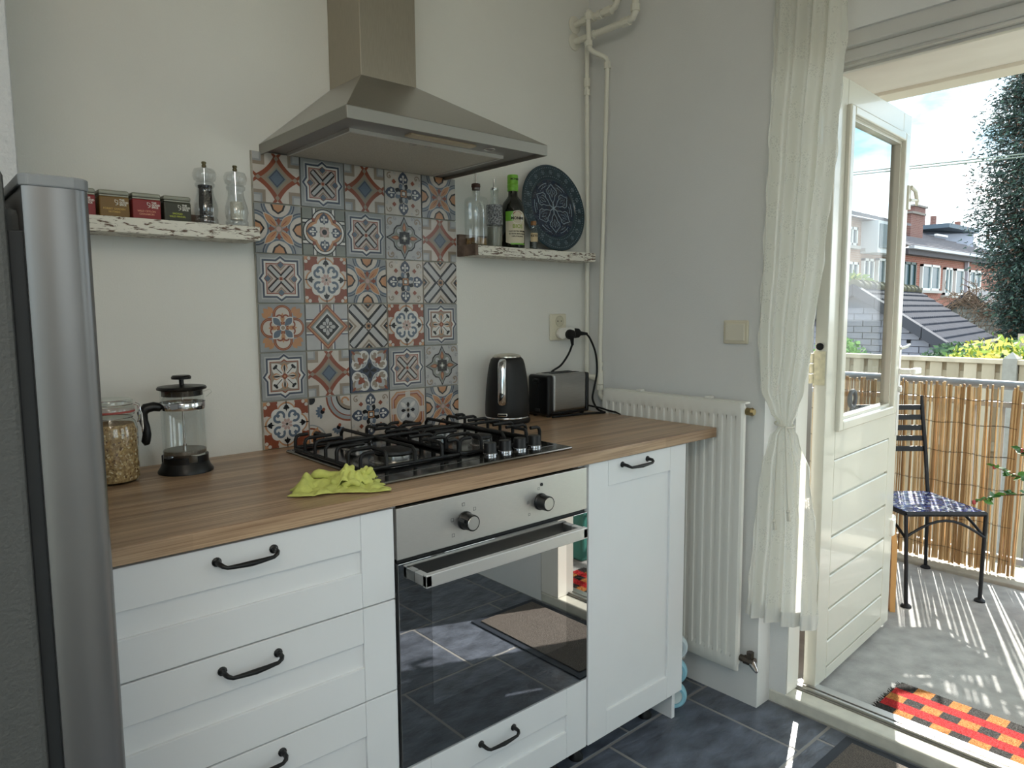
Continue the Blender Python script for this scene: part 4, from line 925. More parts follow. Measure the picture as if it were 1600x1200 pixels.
def kettle(x, y):
    e = thing('electric_kettle', 'matte black electric kettle with chrome handle left of the toaster', 'kettle', (x, y, CT))
    mk = pm('matte_black_kettle', (22, 22, 23), .5)
    MB().lathe([(.076, 0), (.078, .003), (.078, .012), (.074, .016)], (x, y, CT), 44).build('base', M_black, e, smooth=True)
    MB().lathe([(.0745, .0165), (.0752, .018), (.0752, .020), (.0745, .0215)], (x, y, CT), 44).build('base_ring', M_chrome, e, smooth=True)
    MB().lathe([(.0735, .022), (.0755, .028), (.0752, .06), (.072, .11), (.066, .165), (.060, .198), (.055, .213), (.048, .220)], (x, y, CT), 48).build('body', mk, e, smooth=True, ang=60)
    MB().lathe([(.0478, .2205), (.0475, .224), (.040, .229), (.02, .2325), (0, .2335)], (x, y, CT), 40).build('lid', pm('kettle_lid_steel', (206, 200, 186), .25, .9), e, smooth=True)
    a = rad(-142); c, s_ = cos(a), sin(a)
    def Q(r, t_, z): return (x+r*c-t_*s_, y+r*s_+t_*c, CT+z)
    h = MB(); pts = [(.056, .206), (.072, .212), (.082, .204), (.087, .185), (.090, .15), (.092, .11), (.092, .078), (.086, .071)]
    vs = []; n = 12; W = [.010, .013, .0145, .0145, .0135, .0135, .014, .012]
    h.tube([Q(r, 0, z) for r, z in pts], W, n, flat=.55)
    h.build('handle', M_chrome, e, smooth=True, ang=80)
    MB().tube([Q(.0705, 0, .172), Q(.0725, 0, .15), Q(.0755, 0, .11), Q(.0775, 0, .075), Q(.0775, 0, .067)], [.012, .019, .020, .020, .015], 12, flat=.35).build('handle_recess', M_black, e, smooth=True)
    MB().bx(-.017, .017, -.003, .012, -.0055, .0055, X=Matrix.Translation(Q(.083, 0, .034)) @ Matrix.Rotation(a+pi/2, 4, 'Z')).build('switch', M_chrome, e, bevel=.003)
kettle(.792, -.084)
def toaster():
    x0, x1, y0, y1, z0, z1 = .940, 1.152, -.131, -.026, CT+.006, 1.068
    e = thing('toaster', 'black and brushed steel toaster in the corner beside the kettle', 'toaster', ((x0+x1)/2, (y0+y1)/2, CT))
    k = pm('toaster_black', (15, 15, 16), .3)
    MB().bx(x0, x0+.030, y0, y1, z0, z1-.002).build('end_cap', k, e, bevel=.010, seg=4); MB().bx(x1-.014, x1, y0, y1, z0, z1-.002).build('end_cap', k, e, bevel=.006, seg=3)
    MB().bx(x0+.030, x1-.014, y0+.002, y1-.002, z0+.010, z1).build('shell', pm('toaster_steel', (170, 168, 166), .28, 1, var=.05, vscale=30, stretch=(1, 1, 12)), e, bevel=.009, seg=4)
    MB().bx(x0+.004, x1-.004, y0+.004, y1-.004, z0, z0+.011).build('base', k, e, bevel=.003)
    for yy in (-.098, -.060): MB().bx(x0+.045, x1-.03, yy-.010, yy+.010, z1-.003, z1+.0012).build('slot', M_rubber, e)
    MB().bx(x0-.012, x0+.002, -.092, -.064, z0+.118, z0+.130).build('lever', k, e, bevel=.003)
    MB().bx(x0-.0015, x0+.001, -.081, -.075, z0+.03, z0+.118).build('lever_slot', M_rubber, e)
    MB().bx(x0-.004, x0+.001, -.09, -.066, z0+.014, z0+.024).build('button', pm('dark_grey_button', (44, 44, 46), .4), e, bevel=.002)
    for fx in (x0+.02, x1-.02):
        for fy in (y0+.02, y1-.02): MB().cyl((fx, fy, CT), (fx, fy, z0+.001), .008, 10).build('foot', M_rubber, e)
toaster()
# socket, adapter, plugs
so_ = thing('wall_socket', 'cream double wall socket above the toaster', 'socket', (1.114, 0, 1.18))
MB().bx(1.072, 1.156, -.010, -.0005, 1.180, 1.279).build('plate', M_cream, so_, bevel=.006, seg=3)
for zc in (1.252, 1.207):
    X = Matrix.Translation((1.118, -.010, zc)) @ Matrix.Rotation(pi/2, 4, 'X')
    q = MB().lathe([(.0205, .0), (.0205, .0025), (.0185, .0025), (.0175, .0005), (0, .0005)], n=28, X=X).build('outlet', pm('cream_plastic_dark', (196, 190, 168), .45), so_, smooth=True)
    for s in (-1, 1): MB().cyl((1.118+s*.009, -.0108, zc), (1.118+s*.009, -.0104, zc), .0025, 10).build('pin_hole', M_rubber, q)
ad = thing('plug_adapter', 'white two-way plug adapter pushed into the wall socket', 'adapter', (1.118, -.0145, 1.207))
MB().lathe([(.019, 0), (.0195, .004), (.0195, .018), (.0175, .022)], n=28, X=Matrix.Translation((1.118, -.0126, 1.207)) @ Matrix.Rotation(pi/2, 4, 'X')).build('body', M_whitepl, ad, smooth=True)
MB().lathe([(.0205, -.021), (.0215, -.019), (.0215, .030), (.0205, .033)], n=28, X=Matrix.Translation((1.118, -.046, 1.207)) @ Matrix.Rotation(pi/2, 4, 'Y')).build('cross_body', M_whitepl, ad, smooth=True)
def plug(p, d, tip, path, lab):
    e = thing('power_cord', lab, 'cord', p, 'black appliance cords')
    p = Vector(p); d = Vector(d)
    b = MB().tube([p, p+d*.006, p+d*.02, p+d*.026], [.0185, .0185, .0165, .010], 16); t_ = Vector(tip).normalized(); q = p+d*.016
    b.tube([q, q+t_*.024, q+t_*.040], [.010, .0065, .005], 12); b.build('plug', M_rubber, e, smooth=True)
    P = [q+t_*.036]+[Vector(v) for v in path]; out = []
    for i in range(len(P)-1):
        a, b_, c, dd = P[max(i-1, 0)], P[i], P[i+1], P[min(i+2, len(P)-1)]
        for k in range(8):
            u = k/8; out.append(.5*((2*b_)+(-a+c)*u+(2*a-5*b_+4*c-dd)*u*u+(-a+3*b_-3*c+dd)*u**3))
    out.append(P[-1]); MB().tube(out, .0038, 8).build('cable', M_rubber, e, smooth=True)
plug((1.112, -.0675, 1.204), (-.25, -.95, 0), (.0, -.1, -1), [(1.112, -.062, 1.13), (1.090, -.045, 1.09), (1.062, -.022, 1.063), (1.048, -.0135, 1.02), (1.04, -.0135, .96), (.96, -.0135, CT+.0045), (.90, -.0135, CT+.0045), (.855, -.03, CT+.0045)], 'black cord dropping behind the toaster to the kettle')
plug((1.151, -.052, 1.207), (.75, -.65, 0), (.95, -.25, -.08), [(1.205, -.085, 1.185), (1.225, -.095, 1.13), (1.222, -.105, 1.06), (1.200, -.11, 1.0), (1.182, -.12, .962), (1.185, -.14, CT+.012), (1.182, -.17, CT+.0045), (1.165, -.19, CT+.0045), (1.10, -.165, CT+.0045), (1.0, -.148, CT+.0045), (.95, -.142, CT+.0045)], 'black cord looping from the adapter down beside the toaster')
cb = MB().tube([(1.153, -.08, .955), (1.165, -.10, .940), (1.178, -.16, .934), (1.183, -.20, .926), (1.188, -.225, .9235), (1.197, -.24, .916), (1.1995, -.245, .87)], .0035, 8)
tag(cb.build('trailing_cord', M_rubber, smooth=True, org=(1.17, -.17, .92)), 'black cord running off the worktop end in front of the radiator', 'cord', 'black appliance cords')
# ================================================================== radiator, pipes, switch
def radiator():
    X0, XB, Y0, Y1, Z0, Z1 = 1.207, 1.268, -.724, -.142, .122, .998
    e = thing('radiator', 'white panel radiator with vertical ribs between worktop end and curtain', 'radiator', (1.24, (Y0+Y1)/2, .122))
    n = 17; pitch = (Y1-Y0-.03)/n; b = MB(); ysamp = []; prof = []
    base = [Y0, Y0+.004]
    cols = [(Y0, .006), (Y0+.005, .0), (Y0+.015, .0)]
    for i in range(n):
        c = Y0+.015+pitch*(i+.5)
        cols += [(c-pitch*.30, 0), (c-pitch*.20, .0095), (c+pitch*.20, .0095), (c+pitch*.30, 0)]
    cols += [(Y1-.015, 0), (Y1-.005, 0), (Y1, .006)]
    rows = [(Z0, 0, .006), (Z0+.006, 0, 0), (Z0+.045, 0, 0), (Z0+.062, 1, 0), (Z1-.055, 1, 0), (Z1-.040, 0, 0), (Z1-.006, 0, 0), (Z1, 0, .006)]
    vs = []; fs = []
    for z, k, back in rows:
        for y, d in cols: vs.append((X0+(d*k if 0 < k or d in (0,) else (d if abs(y-Y0) < .001 or abs(y-Y1) < .001 else 0))+back, y, z))
    m_ = len(cols)
    for j in range(len(rows)-1):
        for i in range(m_-1): fs.append((j*m_+i, j*m_+i+1, (j+1)*m_+i+1, (j+1)*m_+i))
    b.add(vs, fs); b.build('front_panel', M_rad, e, smooth=True, ang=50)
    MB().bx(X0+.006, XB-.045, Y0, Y1, Z0, Z1).build('rear_panel', M_rad, e, bevel=.002); MB().bx(XB-.04, XB-.02, Y0+.01, Y1-.01, Z0+.01, Z1-.01).build('rear_panel', M_rad, e, bevel=.004)
    MB().bx(X0+.012, XB-.021, Y0-.002, Y1+.002, Z1-.002, Z1+.004).build('top_grille', M_rad, e, bevel=.001)
    for yy in (-.30, -.585): MB().bx(X0+.018, X0+.040, yy-.011, yy+.011, Z1+.004, Z1+.011).build('clip', M_whitepl, e, bevel=.002)
    for yy in (-.28, -.60): MB().bx(XB-.025, WX-.0005, yy-.015, yy+.015, .35, .75).build('wall_bracket', M_rad, e)
    MB().tube([(1.232, Y0, .972), (1.232, Y0-.018, .972)], .012, 14).tube([(1.232, Y0-.018, .972), (1.232, Y0-.026, .972)], [.014, .010], 8).build('vent_plug', pm('aged_brass', (150, 134, 96), .35, .9), e, smooth=True)
    vl = MB().tube([(1.232, Y0, .165), (1.232, Y0-.022, .165)], .011, 14).tube([(1.232, Y0-.016, .165), (1.232, Y0-.05, .165)], .015, 8).tube([(1.232, Y0-.035, .165), (1.232, Y0-.035, .195)], .012, 8).build('valve', pm('dull_nickel', (96, 88, 80), .35, .9), e, smooth=True)
    MB().tube([(1.228, Y0-.045, .16), (1.222, Y0-.056, .154), (1.216, Y0-.066, .149), (1.211, Y0-.070, .148)], [.012, .010, .007, .004], 10).build('drain_tap', pm('shiny_nickel', (190, 180, 176), .15, 1), vl, smooth=True)
    MB().tube([(1.24, -.50, .115), (1.22, -.51, .10), (1.205, -.52, .10)], [.008, .009, .009], 10).build('bracket_hook', M_whitepl, e, smooth=True)
radiator()
def pipes():
    e = thing('heating_pipes', 'white painted heating pipes climbing the room corner to the ceiling', 'pipe', (1.245, -.05, 1.0))
    def pip(pts, r=.0085, name='pipe'):
        return MB().tube(pts, r, 14).build(name, M_pipe, e, smooth=True, ang=60)
    def fit(a, b, r=.0125, n=8): MB().tube([a, b], r, n).build('fitting', M_pipe, e, smooth=True, ang=20)
    # two supply pipes out of the back wall toward the room, then up
    for z, yl in ((2.275, -.285), (2.335, -.205)):
        x = 1.205
        MB().lathe([(.030, 0), (.030, .003), (.024, .006), (.012, .007)], n=28, X=Matrix.Translation((x, -.001, z)) @ Matrix.Rotation(pi/2, 4, 'X')).build('rosette', M_pipe, e, smooth=True)
        pip([(x, -.003, z), (x, yl+.03, z), (x, yl+.01, z+.004), (x, yl, z+.018), (x, yl, z+.05), (x-.004, yl+.004, TOP-.002)], .0115)
        fit((x, yl+.055, z), (x, yl+.025, z), .016); fit((x, yl, z+.022), (x, yl, z+.045), .016); fit((x, -.10, z), (x, -.07, z), .0155)
        if z > 2.3: fit((x, -.045, z), (x, -.075, z), .016); fit((x, -.12, z), (x, -.135, z), .0165)
    # left riser
    pip([(1.205, -.055, 2.275), (1.226, -.045, 2.258), (1.236, -.036, 2.235), (1.238, -.034, 2.18), (1.248, -.030, 1.6), (1.250, -.028, 1.036)])
    fit((1.2375, -.0342, 2.145), (1.2385, -.034, 2.115), .0125); fit((1.2385, -.034, 2.105), (1.239, -.0338, 2.085), .0125)
    # right riser, looping from the upper pipe past the left riser
    pip([(1.205, -.085, 2.335), (1.195, -.088, 2.352), (1.186, -.089, 2.352), (1.183, -.090, 2.335), (1.185, -.092, 2.235), (1.190, -.094, 2.222), (1.205, -.100, 2.213), (1.232, -.119, 2.200), (1.243, -.123, 2.195), (1.249, -.124, 2.183), (1.250, -.123, 2.15), (1.256, -.098, 1.5), (1.262, -.084, 1.10), (1.262, -.084, 1.05)])
    fit((1.183, -.090, 2.345), (1.184, -.090, 2.322), .013); fit((1.185, -.0915, 2.25), (1.1855, -.092, 2.232), .013); fit((1.2498, -.1235, 2.182), (1.2502, -.123, 2.160), .013)
    # lower tee and elbow into the radiator
    fit((1.2618, -.0842, 1.095), (1.262, -.084, 1.078), .0125); fit((1.262, -.084, 1.062), (1.262, -.084, 1.01), .0135, 12)
    fit((1.252, -.060, 1.035), (1.258, -.078, 1.035), .013, 12); pip([(1.250, -.0285, 1.045), (1.251, -.034, 1.037), (1.253, -.05, 1.035), (1.262, -.084, 1.035)], .0105)
    fit((1.262, -.084, 1.008), (1.262, -.084, .988), .0145, 8)
    pip([(1.262, -.084, .992), (1.261, -.087, .968), (1.255, -.105, .955), (1.247, -.132, .952), (1.244, -.1425, .952)], .0095)
pipes()
sw = thing('light_switch', 'cream rocker light switch on the wall above the radiator', 'switch', (WX, -.652, 1.178))
MB().bx(WX-.012, WX-.0026, -.696, -.607, 1.180, 1.256).build('plate', M_cream, sw, bevel=.005, seg=3)
MB().bx(WX-.017, WX-.0115, -.686, -.617, 1.190, 1.246).build('rocker', pm('cream_rocker', (222, 216, 198), .35), sw, bevel=.003)

# ------------------------------------------------------------------ curtain
def lace():
    m = bpy.data.materials.new('lace_voile'); m.use_nodes = True; t = m.node_tree; t.nodes.clear(); K = t.links.new
    o = N(t, 'ShaderNodeOutputMaterial'); tr = N(t, 'ShaderNodeBsdfTransparent'); tl = N(t, 'ShaderNodeBsdfTranslucent'); df = N(t, 'ShaderNodeBsdfDiffuse')
    tl.inputs['Color'].default_value = lin((238, 236, 226)); df.inputs['Color'].default_value = lin((238, 237, 230))
    a = N(t, 'ShaderNodeMixShader'); a.inputs[0].default_value = .55; K(tl.outputs[0], a.inputs[2]); K(df.outputs[0], a.inputs[1])
    tx = N(t, 'ShaderNodeTexCoord'); mp_ = N(t, 'ShaderNodeMapping'); K(tx.outputs['UV'], mp_.inputs[0]); mp_.inputs['Scale'].default_value = (1, 1, 1)
    n1 = N(t, 'ShaderNodeTexNoise'); n1.inputs['Scale'].default_value = 16; n1.inputs['Detail'].default_value = 2; K(mp_.outputs[0], n1.inputs['Vector'])
    vo = N(t, 'ShaderNodeTexVoronoi', feature='DISTANCE_TO_EDGE'); vo.inputs['Scale'].default_value = 150; K(mp_.outputs[0], vo.inputs['Vector'])
    r1 = N(t, 'ShaderNodeValToRGB'); r1.color_ramp.elements[0].position = .52; r1.color_ramp.elements[0].color = (.05, .05, .05, 1); r1.color_ramp.elements[1].position = .56; r1.color_ramp.elements[1].color = (.015, .015, .015, 1)
    r2 = N(t, 'ShaderNodeValToRGB'); r2.color_ramp.elements[0].position = .08; r2.color_ramp.elements[0].color = (0, 0, 0, 1); r2.color_ramp.elements[1].position = .2; r2.color_ramp.elements[1].color = (.14, .14, .14, 1)
    K(n1.outputs['Fac'], r1.inputs[0]); K(vo.outputs['Distance'], r2.inputs[0])
    mx = N(t, 'ShaderNodeMath', operation='MULTIPLY'); mx2 = N(t, 'ShaderNodeMath', operation='ADD'); 
    gt = N(t, 'ShaderNodeMath', operation='GREATER_THAN'); gt.inputs[1].default_value = .54; K(n1.outputs['Fac'], gt.inputs[0])
    K(gt.outputs[0], mx.inputs[0]); K(r2.outputs[0], mx.inputs[1]); K(mx.outputs[0], mx2.inputs[0]); K(r1.outputs[0], mx2.inputs[1])
    f = N(t, 'ShaderNodeMixShader'); K(mx2.outputs[0], f.inputs[0]); K(a.outputs[0], f.inputs[1]); K(tr.outputs[0], f.inputs[2]); K(f.outputs[0], o.inputs[0]); return m
def curtain():
    # left and right outline as (z, y) on the hanging plane, measured in the room
    XC = 1.235
    Lf = [(2.30, -.770), (2.05, -.770), (1.75, -.762), (1.45, -.758), (1.20, -.752), (1.05, -.766), (.98, -.800), (.945, -.832), (.90, -.800), (.80, -.772), (.60, -.755), (.42, -.738), (.315, -.728)]
    Rt = [(2.30, -.985), (2.05, -.982), (1.75, -.968), (1.45, -.950), (1.20, -.925), (1.05, -.905), (.98, -.884), (.945, -.868), (.90, -.893), (.80, -.925), (.60, -.948), (.42, -.960), (.335, -.962)]
    def ip(T, z):
        for i in range(len(T)-1):
            if T[i][0] >= z >= T[i+1][0]:
                u = (T[i][0]-z)/(T[i][0]-T[i+1][0]); u = u*u*(3-2*u); return T[i][1]+(T[i+1][1]-T[i][1])*u
        return T[-1][1]
    nu, nv = 110, 130; vs = []; fs = []; uvs = []
    for j in range(nv+1):
        t_ = j/nv
        for i in range(nu+1):
            u = i/nu; z0 = 2.30-(2.30-.315)*t_; z = z0+.02*u*t_**4
            yl, yr = ip(Lf, max(z0, .316)), ip(Rt, max(z0, .336))
            tie = math.exp(-((z0-.945)/.10)**2); lowr = 1 if z0 < .945 else 0
            amp = (.014*(1-.6*tie))*(1.0 if z0 > .945 else .9)
            ph = 2*pi*(4.2*u+.25*sin(3*t_)+.15*noise.noise((u*3, t_*2, 0)))
            f = sin(ph)+.45*sin(2.1*ph+1.2)+.5*noise.noise((u*9, t_*5, 2))
            y = yl+(yr-yl)*(u+.012*cos(ph))
            bul = -.016*math.exp(-((z0-1.02)/.09)**2)*sin(pi*u)
            x = XC+amp*f+bul-.012*(z0 < .6)*(.6-z0)/.3*sin(pi*u)
            if y > -.757: x = min(x, WX-.008)
            sc_ = .004*sin(2*pi*13*t_) if u in (0, 1) else 0
            vs.append((x, y+sc_, z)); uvs.append((u*.42, t_*2.0))
    for j in range(nv):
        for i in range(nu): q = j*(nu+1)+i; fs.append((q, q+1, q+nu+2, q+nu+1))
    b = MB().add(vs, fs)
    e = thing('curtain', 'sheer white lace curtain tied halfway beside the open balcony door', 'curtain', (XC, -.86, .33))
    o = b.build('drape', lace(), e, smooth=True, ang=180)
    me = o.data; ul = me.uv_layers.new(name='UVMap')
    for lp in me.loops: ul.data[lp.index].uv = uvs[lp.vertex_index]
    # hem band: doubled cloth at the bottom
    hb2 = MB(); hv = []
    for i in range(nu+1):
        q = nv*(nu+1)+i; x, y, z = vs[q]
        q2 = (nv-3)*(nu+1)+i; x2, y2, z2 = vs[q2]
        hv += [(x-.0015, y, z-.001), (x2-.0015, y2, z2)]
    hb2.add(hv, [(2*i, 2*i+2, 2*i+3, 2*i+1) for i in range(nu)]); hb2.build('hem', pm('hem_cloth', (232, 230, 222), .9), e, smooth=True, ang=180)
    cord = pm('cream_cord', (214, 210, 196), .8)
    tb = MB(); n = 24
    tb.tube([(XC-.004+.032*cos(2*pi*i/n), -.850+.026*sin(2*pi*i/n), .945+.006*sin(2*pi*i/n)) for i in range(n)], .0028, 8, closed=True)
    tb.tube([(XC-.036, -.866, .945), (XC-.042, -.858, .935), (XC-.040, -.850, .915), (XC-.041, -.847, .80), (XC-.042, -.846, .70), (XC-.042, -.847, .655)], .0022, 8)
    tb.tube([(XC-.036, -.870, .946), (XC-.043, -.874, .93), (XC-.041, -.878, .85), (XC-.041, -.884, .75), (XC-.042, -.890, .695)], .0022, 8)
    tb.ball((XC-.042, -.847, .655), .006, 10).ball((XC-.042, -.890, .693), .006, 10)
    tb.tube([(XC-.042, -.847, .65), (XC-.040, -.849, .628)], [.004, .006], 8).tube([(XC-.042, -.890, .688), (XC-.040, -.892, .664)], [.004, .006], 8)
    tb.build('tie_cord', cord, e, smooth=True)
    rd = MB().tube([(XC, -.70, 2.325), (XC, -1.75, 2.325)], .011, 14).ball((XC, -.70, 2.325), .018, 14).ball((XC, -1.75, 2.325), .018, 14)
    for yy in (-.74, -1.70): rd.bx(XC-.006, WX if yy > -1 else 1.36, yy-.008, yy+.008, 2.317, 2.333)
    tag(rd.build('curtain_rod', M_whitep, smooth=True, org=(XC, -1.2, 2.325)), 'white curtain rod above the balcony doorway', 'rod')
    rg = MB()
    for k in range(8): rg.torus((XC, -.785-.025*k, 2.318), .017, .0018, 18, 6, axis='x' if False else 'y')
    rg.build('rings', M_whitepl, e)
curtain()

# ------------------------------------------------------------------ fridge
def fridge():
    e = thing('fridge', 'grey fridge with a silver door in front of the worktop', 'fridge', (-.95, -.74, FZ))
    YA, YB, ZT = -1.04, -.565, 1.43
    MB().bx(-1.30, -.680, YA, YB, FZ+.02, ZT+.002).build('body', M_fridge, e, bevel=.006)
    MB().bx(-.680, -.664, YA+.035, YB-.02, FZ+.05, ZT-.03).build('door_liner', pm('fridge_liner', (88, 91, 92), .6), e, bevel=.008)
    gs = MB()
    for dy in (.012, .028): gs.bx(-.680, -.665, YA+dy, YA+dy+.008, FZ+.06, ZT-.055)
    gs.build('gasket', pm('dark_gasket', (38, 40, 42), .7), e, bevel=.002)
    d = MB()
    prof = [(-.666, YA+.004), (-.660, YA), (-.622, YA), (-.612, YA+.004), (-.607, YA+.012), (-.6055, YA+.024), (-.6035, YB+.02), (-.607, YB+.004), (-.666, YB)]
    d.prism(prof, FZ+.05, ZT-.012, 'z'); d.build('door', M_silver, e, smooth=True, ang=50)
    c = MB(); q = [(x-.0015 if x < -.65 else x+.0008, y-.0015 if y < -.9 else y) for x, y in prof]; q[0] = (-.6685, YA+.004); q[-1] = (-.6685, YB)
    c.prism(q, ZT-.012, ZT, 'z'); c.build('door_cap', pm('fridge_cap', (122, 124, 126), .5), e, bevel=.003)
    for x in (-1.25, -.75):
        for y in (YA+.05, YB-.05): MB().cyl((x, y, FZ), (x, y, FZ+.021), .018, 12).build('foot', M_black, e)
fridge()

# ------------------------------------------------------------------ things on the floors
def ribbed_mat():
    x0, x1, y0, y1 = .985, 1.340, -1.655, -1.025
    e = thing('door_mat', 'grey ribbed entrance mat with dark rubber border inside the door', 'mat', ((x0+x1)/2, (y0+y1)/2, FZ))
    MB().bx(x0, x1, y0, y1, FZ, FZ+.005).build('rubber_border', pm('mat_rubber', (44, 50, 60), .6), e, bevel=.002)
    b = MB(); n = 46; bw = .03; vs = []
    for i in range(n):
        t0 = x0+bw+(x1-x0-2*bw)*i/n; t1 = t0+(x1-x0-2*bw)/n*.8
        b.bx(t0, t1, y0+bw, y1-bw, FZ+.0048, FZ+.009)
    b.build('ribbed_pile', pm('ribbed_carpet', (88, 82, 80), .95, vscale=420, col2=(150, 140, 130), bump=.8, bscale=500, detail=2), e, kind='stuff')
ribbed_mat()
wh = thing('plastic_wheels', 'upright row of three pale blue plastic wheels between cabinet and radiator', 'wheels', (1.105, -.60, FZ))
for i, zc in enumerate((FZ+.045, FZ+.128, FZ+.211)):
    X = Matrix.Translation((1.085, -.57, zc)) @ Matrix.Rotation(rad(-48), 4, 'Z') @ Matrix.Rotation(pi/2, 4, 'X')
    wo_ = MB().lathe([(.028, -.018), (.036, -.020), (.042, -.014), (.044, -.004), (.044, .004), (.042, .014), (.036, .020), (.028, .018), (.026, 0)], n=32, X=X).build('wheel', pm(('sky_blue_plastic', 'sky_blue_plastic', 'pale_white_blue')[i], ((150, 204, 222), (150, 204, 222), (206, 220, 226))[i], .35), wh, smooth=True)
    MB().lathe([(.008, -.012), (.027, -.014), (.027, .014), (.008, .012)], n=24, X=X).build('hub', pm('hub_white', (214, 222, 222), .4), wo_, smooth=True)
MB().bx(-.006, .006, .022, .027, -.075, .2, X=Matrix.Translation((1.085, -.57, FZ+.09)) @ Matrix.Rotation(rad(-48), 4, 'Z')).build('carrier', M_whitepl, wh, bevel=.001)
# ================================================================== balcony
M_rail = pm('grey_rail_paint', (150, 158, 168), .4, .2)
def railing():
    e = thing('balcony_railing', 'grey steel balcony railing with round handrail', 'railing', (3.176, -1.6, .018))
    MB().tube([(3.176, .05, .925), (3.176, -3.5, .925)], .0215, 16).build('handrail', M_rail, e, smooth=True)
    for y in (-.42, -1.62, -2.8): MB().bx(3.163, 3.189, y-.02, y+.02, .018, .91).build('post', M_rail, e, bevel=.002)
    MB().torus((3.176, -.445, .925), .023, .006, 20, 8, axis='y').build('joint_collar', M_rail, e, smooth=True)
    MB().bx(3.164, 3.188, -3.5, .05, .075, .105).build('bottom_rail', M_rail, e, bevel=.002)
    MB().bx(3.164, 3.188, -3.5, .05, .82, .845).build('top_rail', M_rail, e, bevel=.002)
    bm_ = MB().bx(-.006, .006, -.006, .006, .105, .82).mesh('baluster', M_rail)
    for k in range(27):
        y = .0-.12*k-.09
        if y < -3.45: break
        inst('baluster', bm_, e, (3.176, y, 0))
railing()
def reeds():
    e = thing('reed_screen', 'split bamboo reed screen wired along the balcony railing', 'screen', (3.135, -.5, .02))
    rm = [pm('reed_'+str(i), c, .55, var=.14, vscale=14, stretch=(1, 1, .25)) for i, c in enumerate(((204, 170, 122), (184, 148, 102), (216, 188, 144), (166, 130, 88)))]
    mes = []; random.seed(21)
    for i in range(12):
        b = MB(); w_ = random.uniform(.0048, .0074); pts = []; sway = random.uniform(-.006, .006)
        for k in range(7):
            t_ = k/6; pts.append((random.uniform(-.0012, .0012), sway*sin(pi*t_)+random.uniform(-.001, .001), t_*.89))
        b.tube(pts, [w_*(1+.05*random.uniform(-1, 1)) for _ in pts], 6, flat=.6)
        mes.append(b.mesh('reed', rm[i % 4], True))
    y = .0; i = 0
    while y > -1.012:
        y -= random.choice((.0076, .0080, .0084, .0088, .0088, .0092, .0098, .0145)); lean = random.gauss(0, .007)
        o = inst('reed', random.choice(mes), e, (3.130+random.uniform(-.004, .004), y, .022+random.uniform(0, .012)), (lean+(.02 if y < -.95 else 0), 0, random.uniform(0, 6)), (1, 1, random.uniform(.985, 1.012))); o.rotation_mode = 'ZYX'; i += 1
    wm = pm('binding_wire', (60, 52, 46), .6, .5)
    for z in (.10, .26, .43, .585, .73, .85):
        for xx in (3.121, 3.140):
            MB().tube([(xx+.001*sin(k*2.1), .0-.02*k, z+.004*sin(k*.7+z*9)) for k in range(51)], .0011, 5).build('wire', wm, e)
reeds()
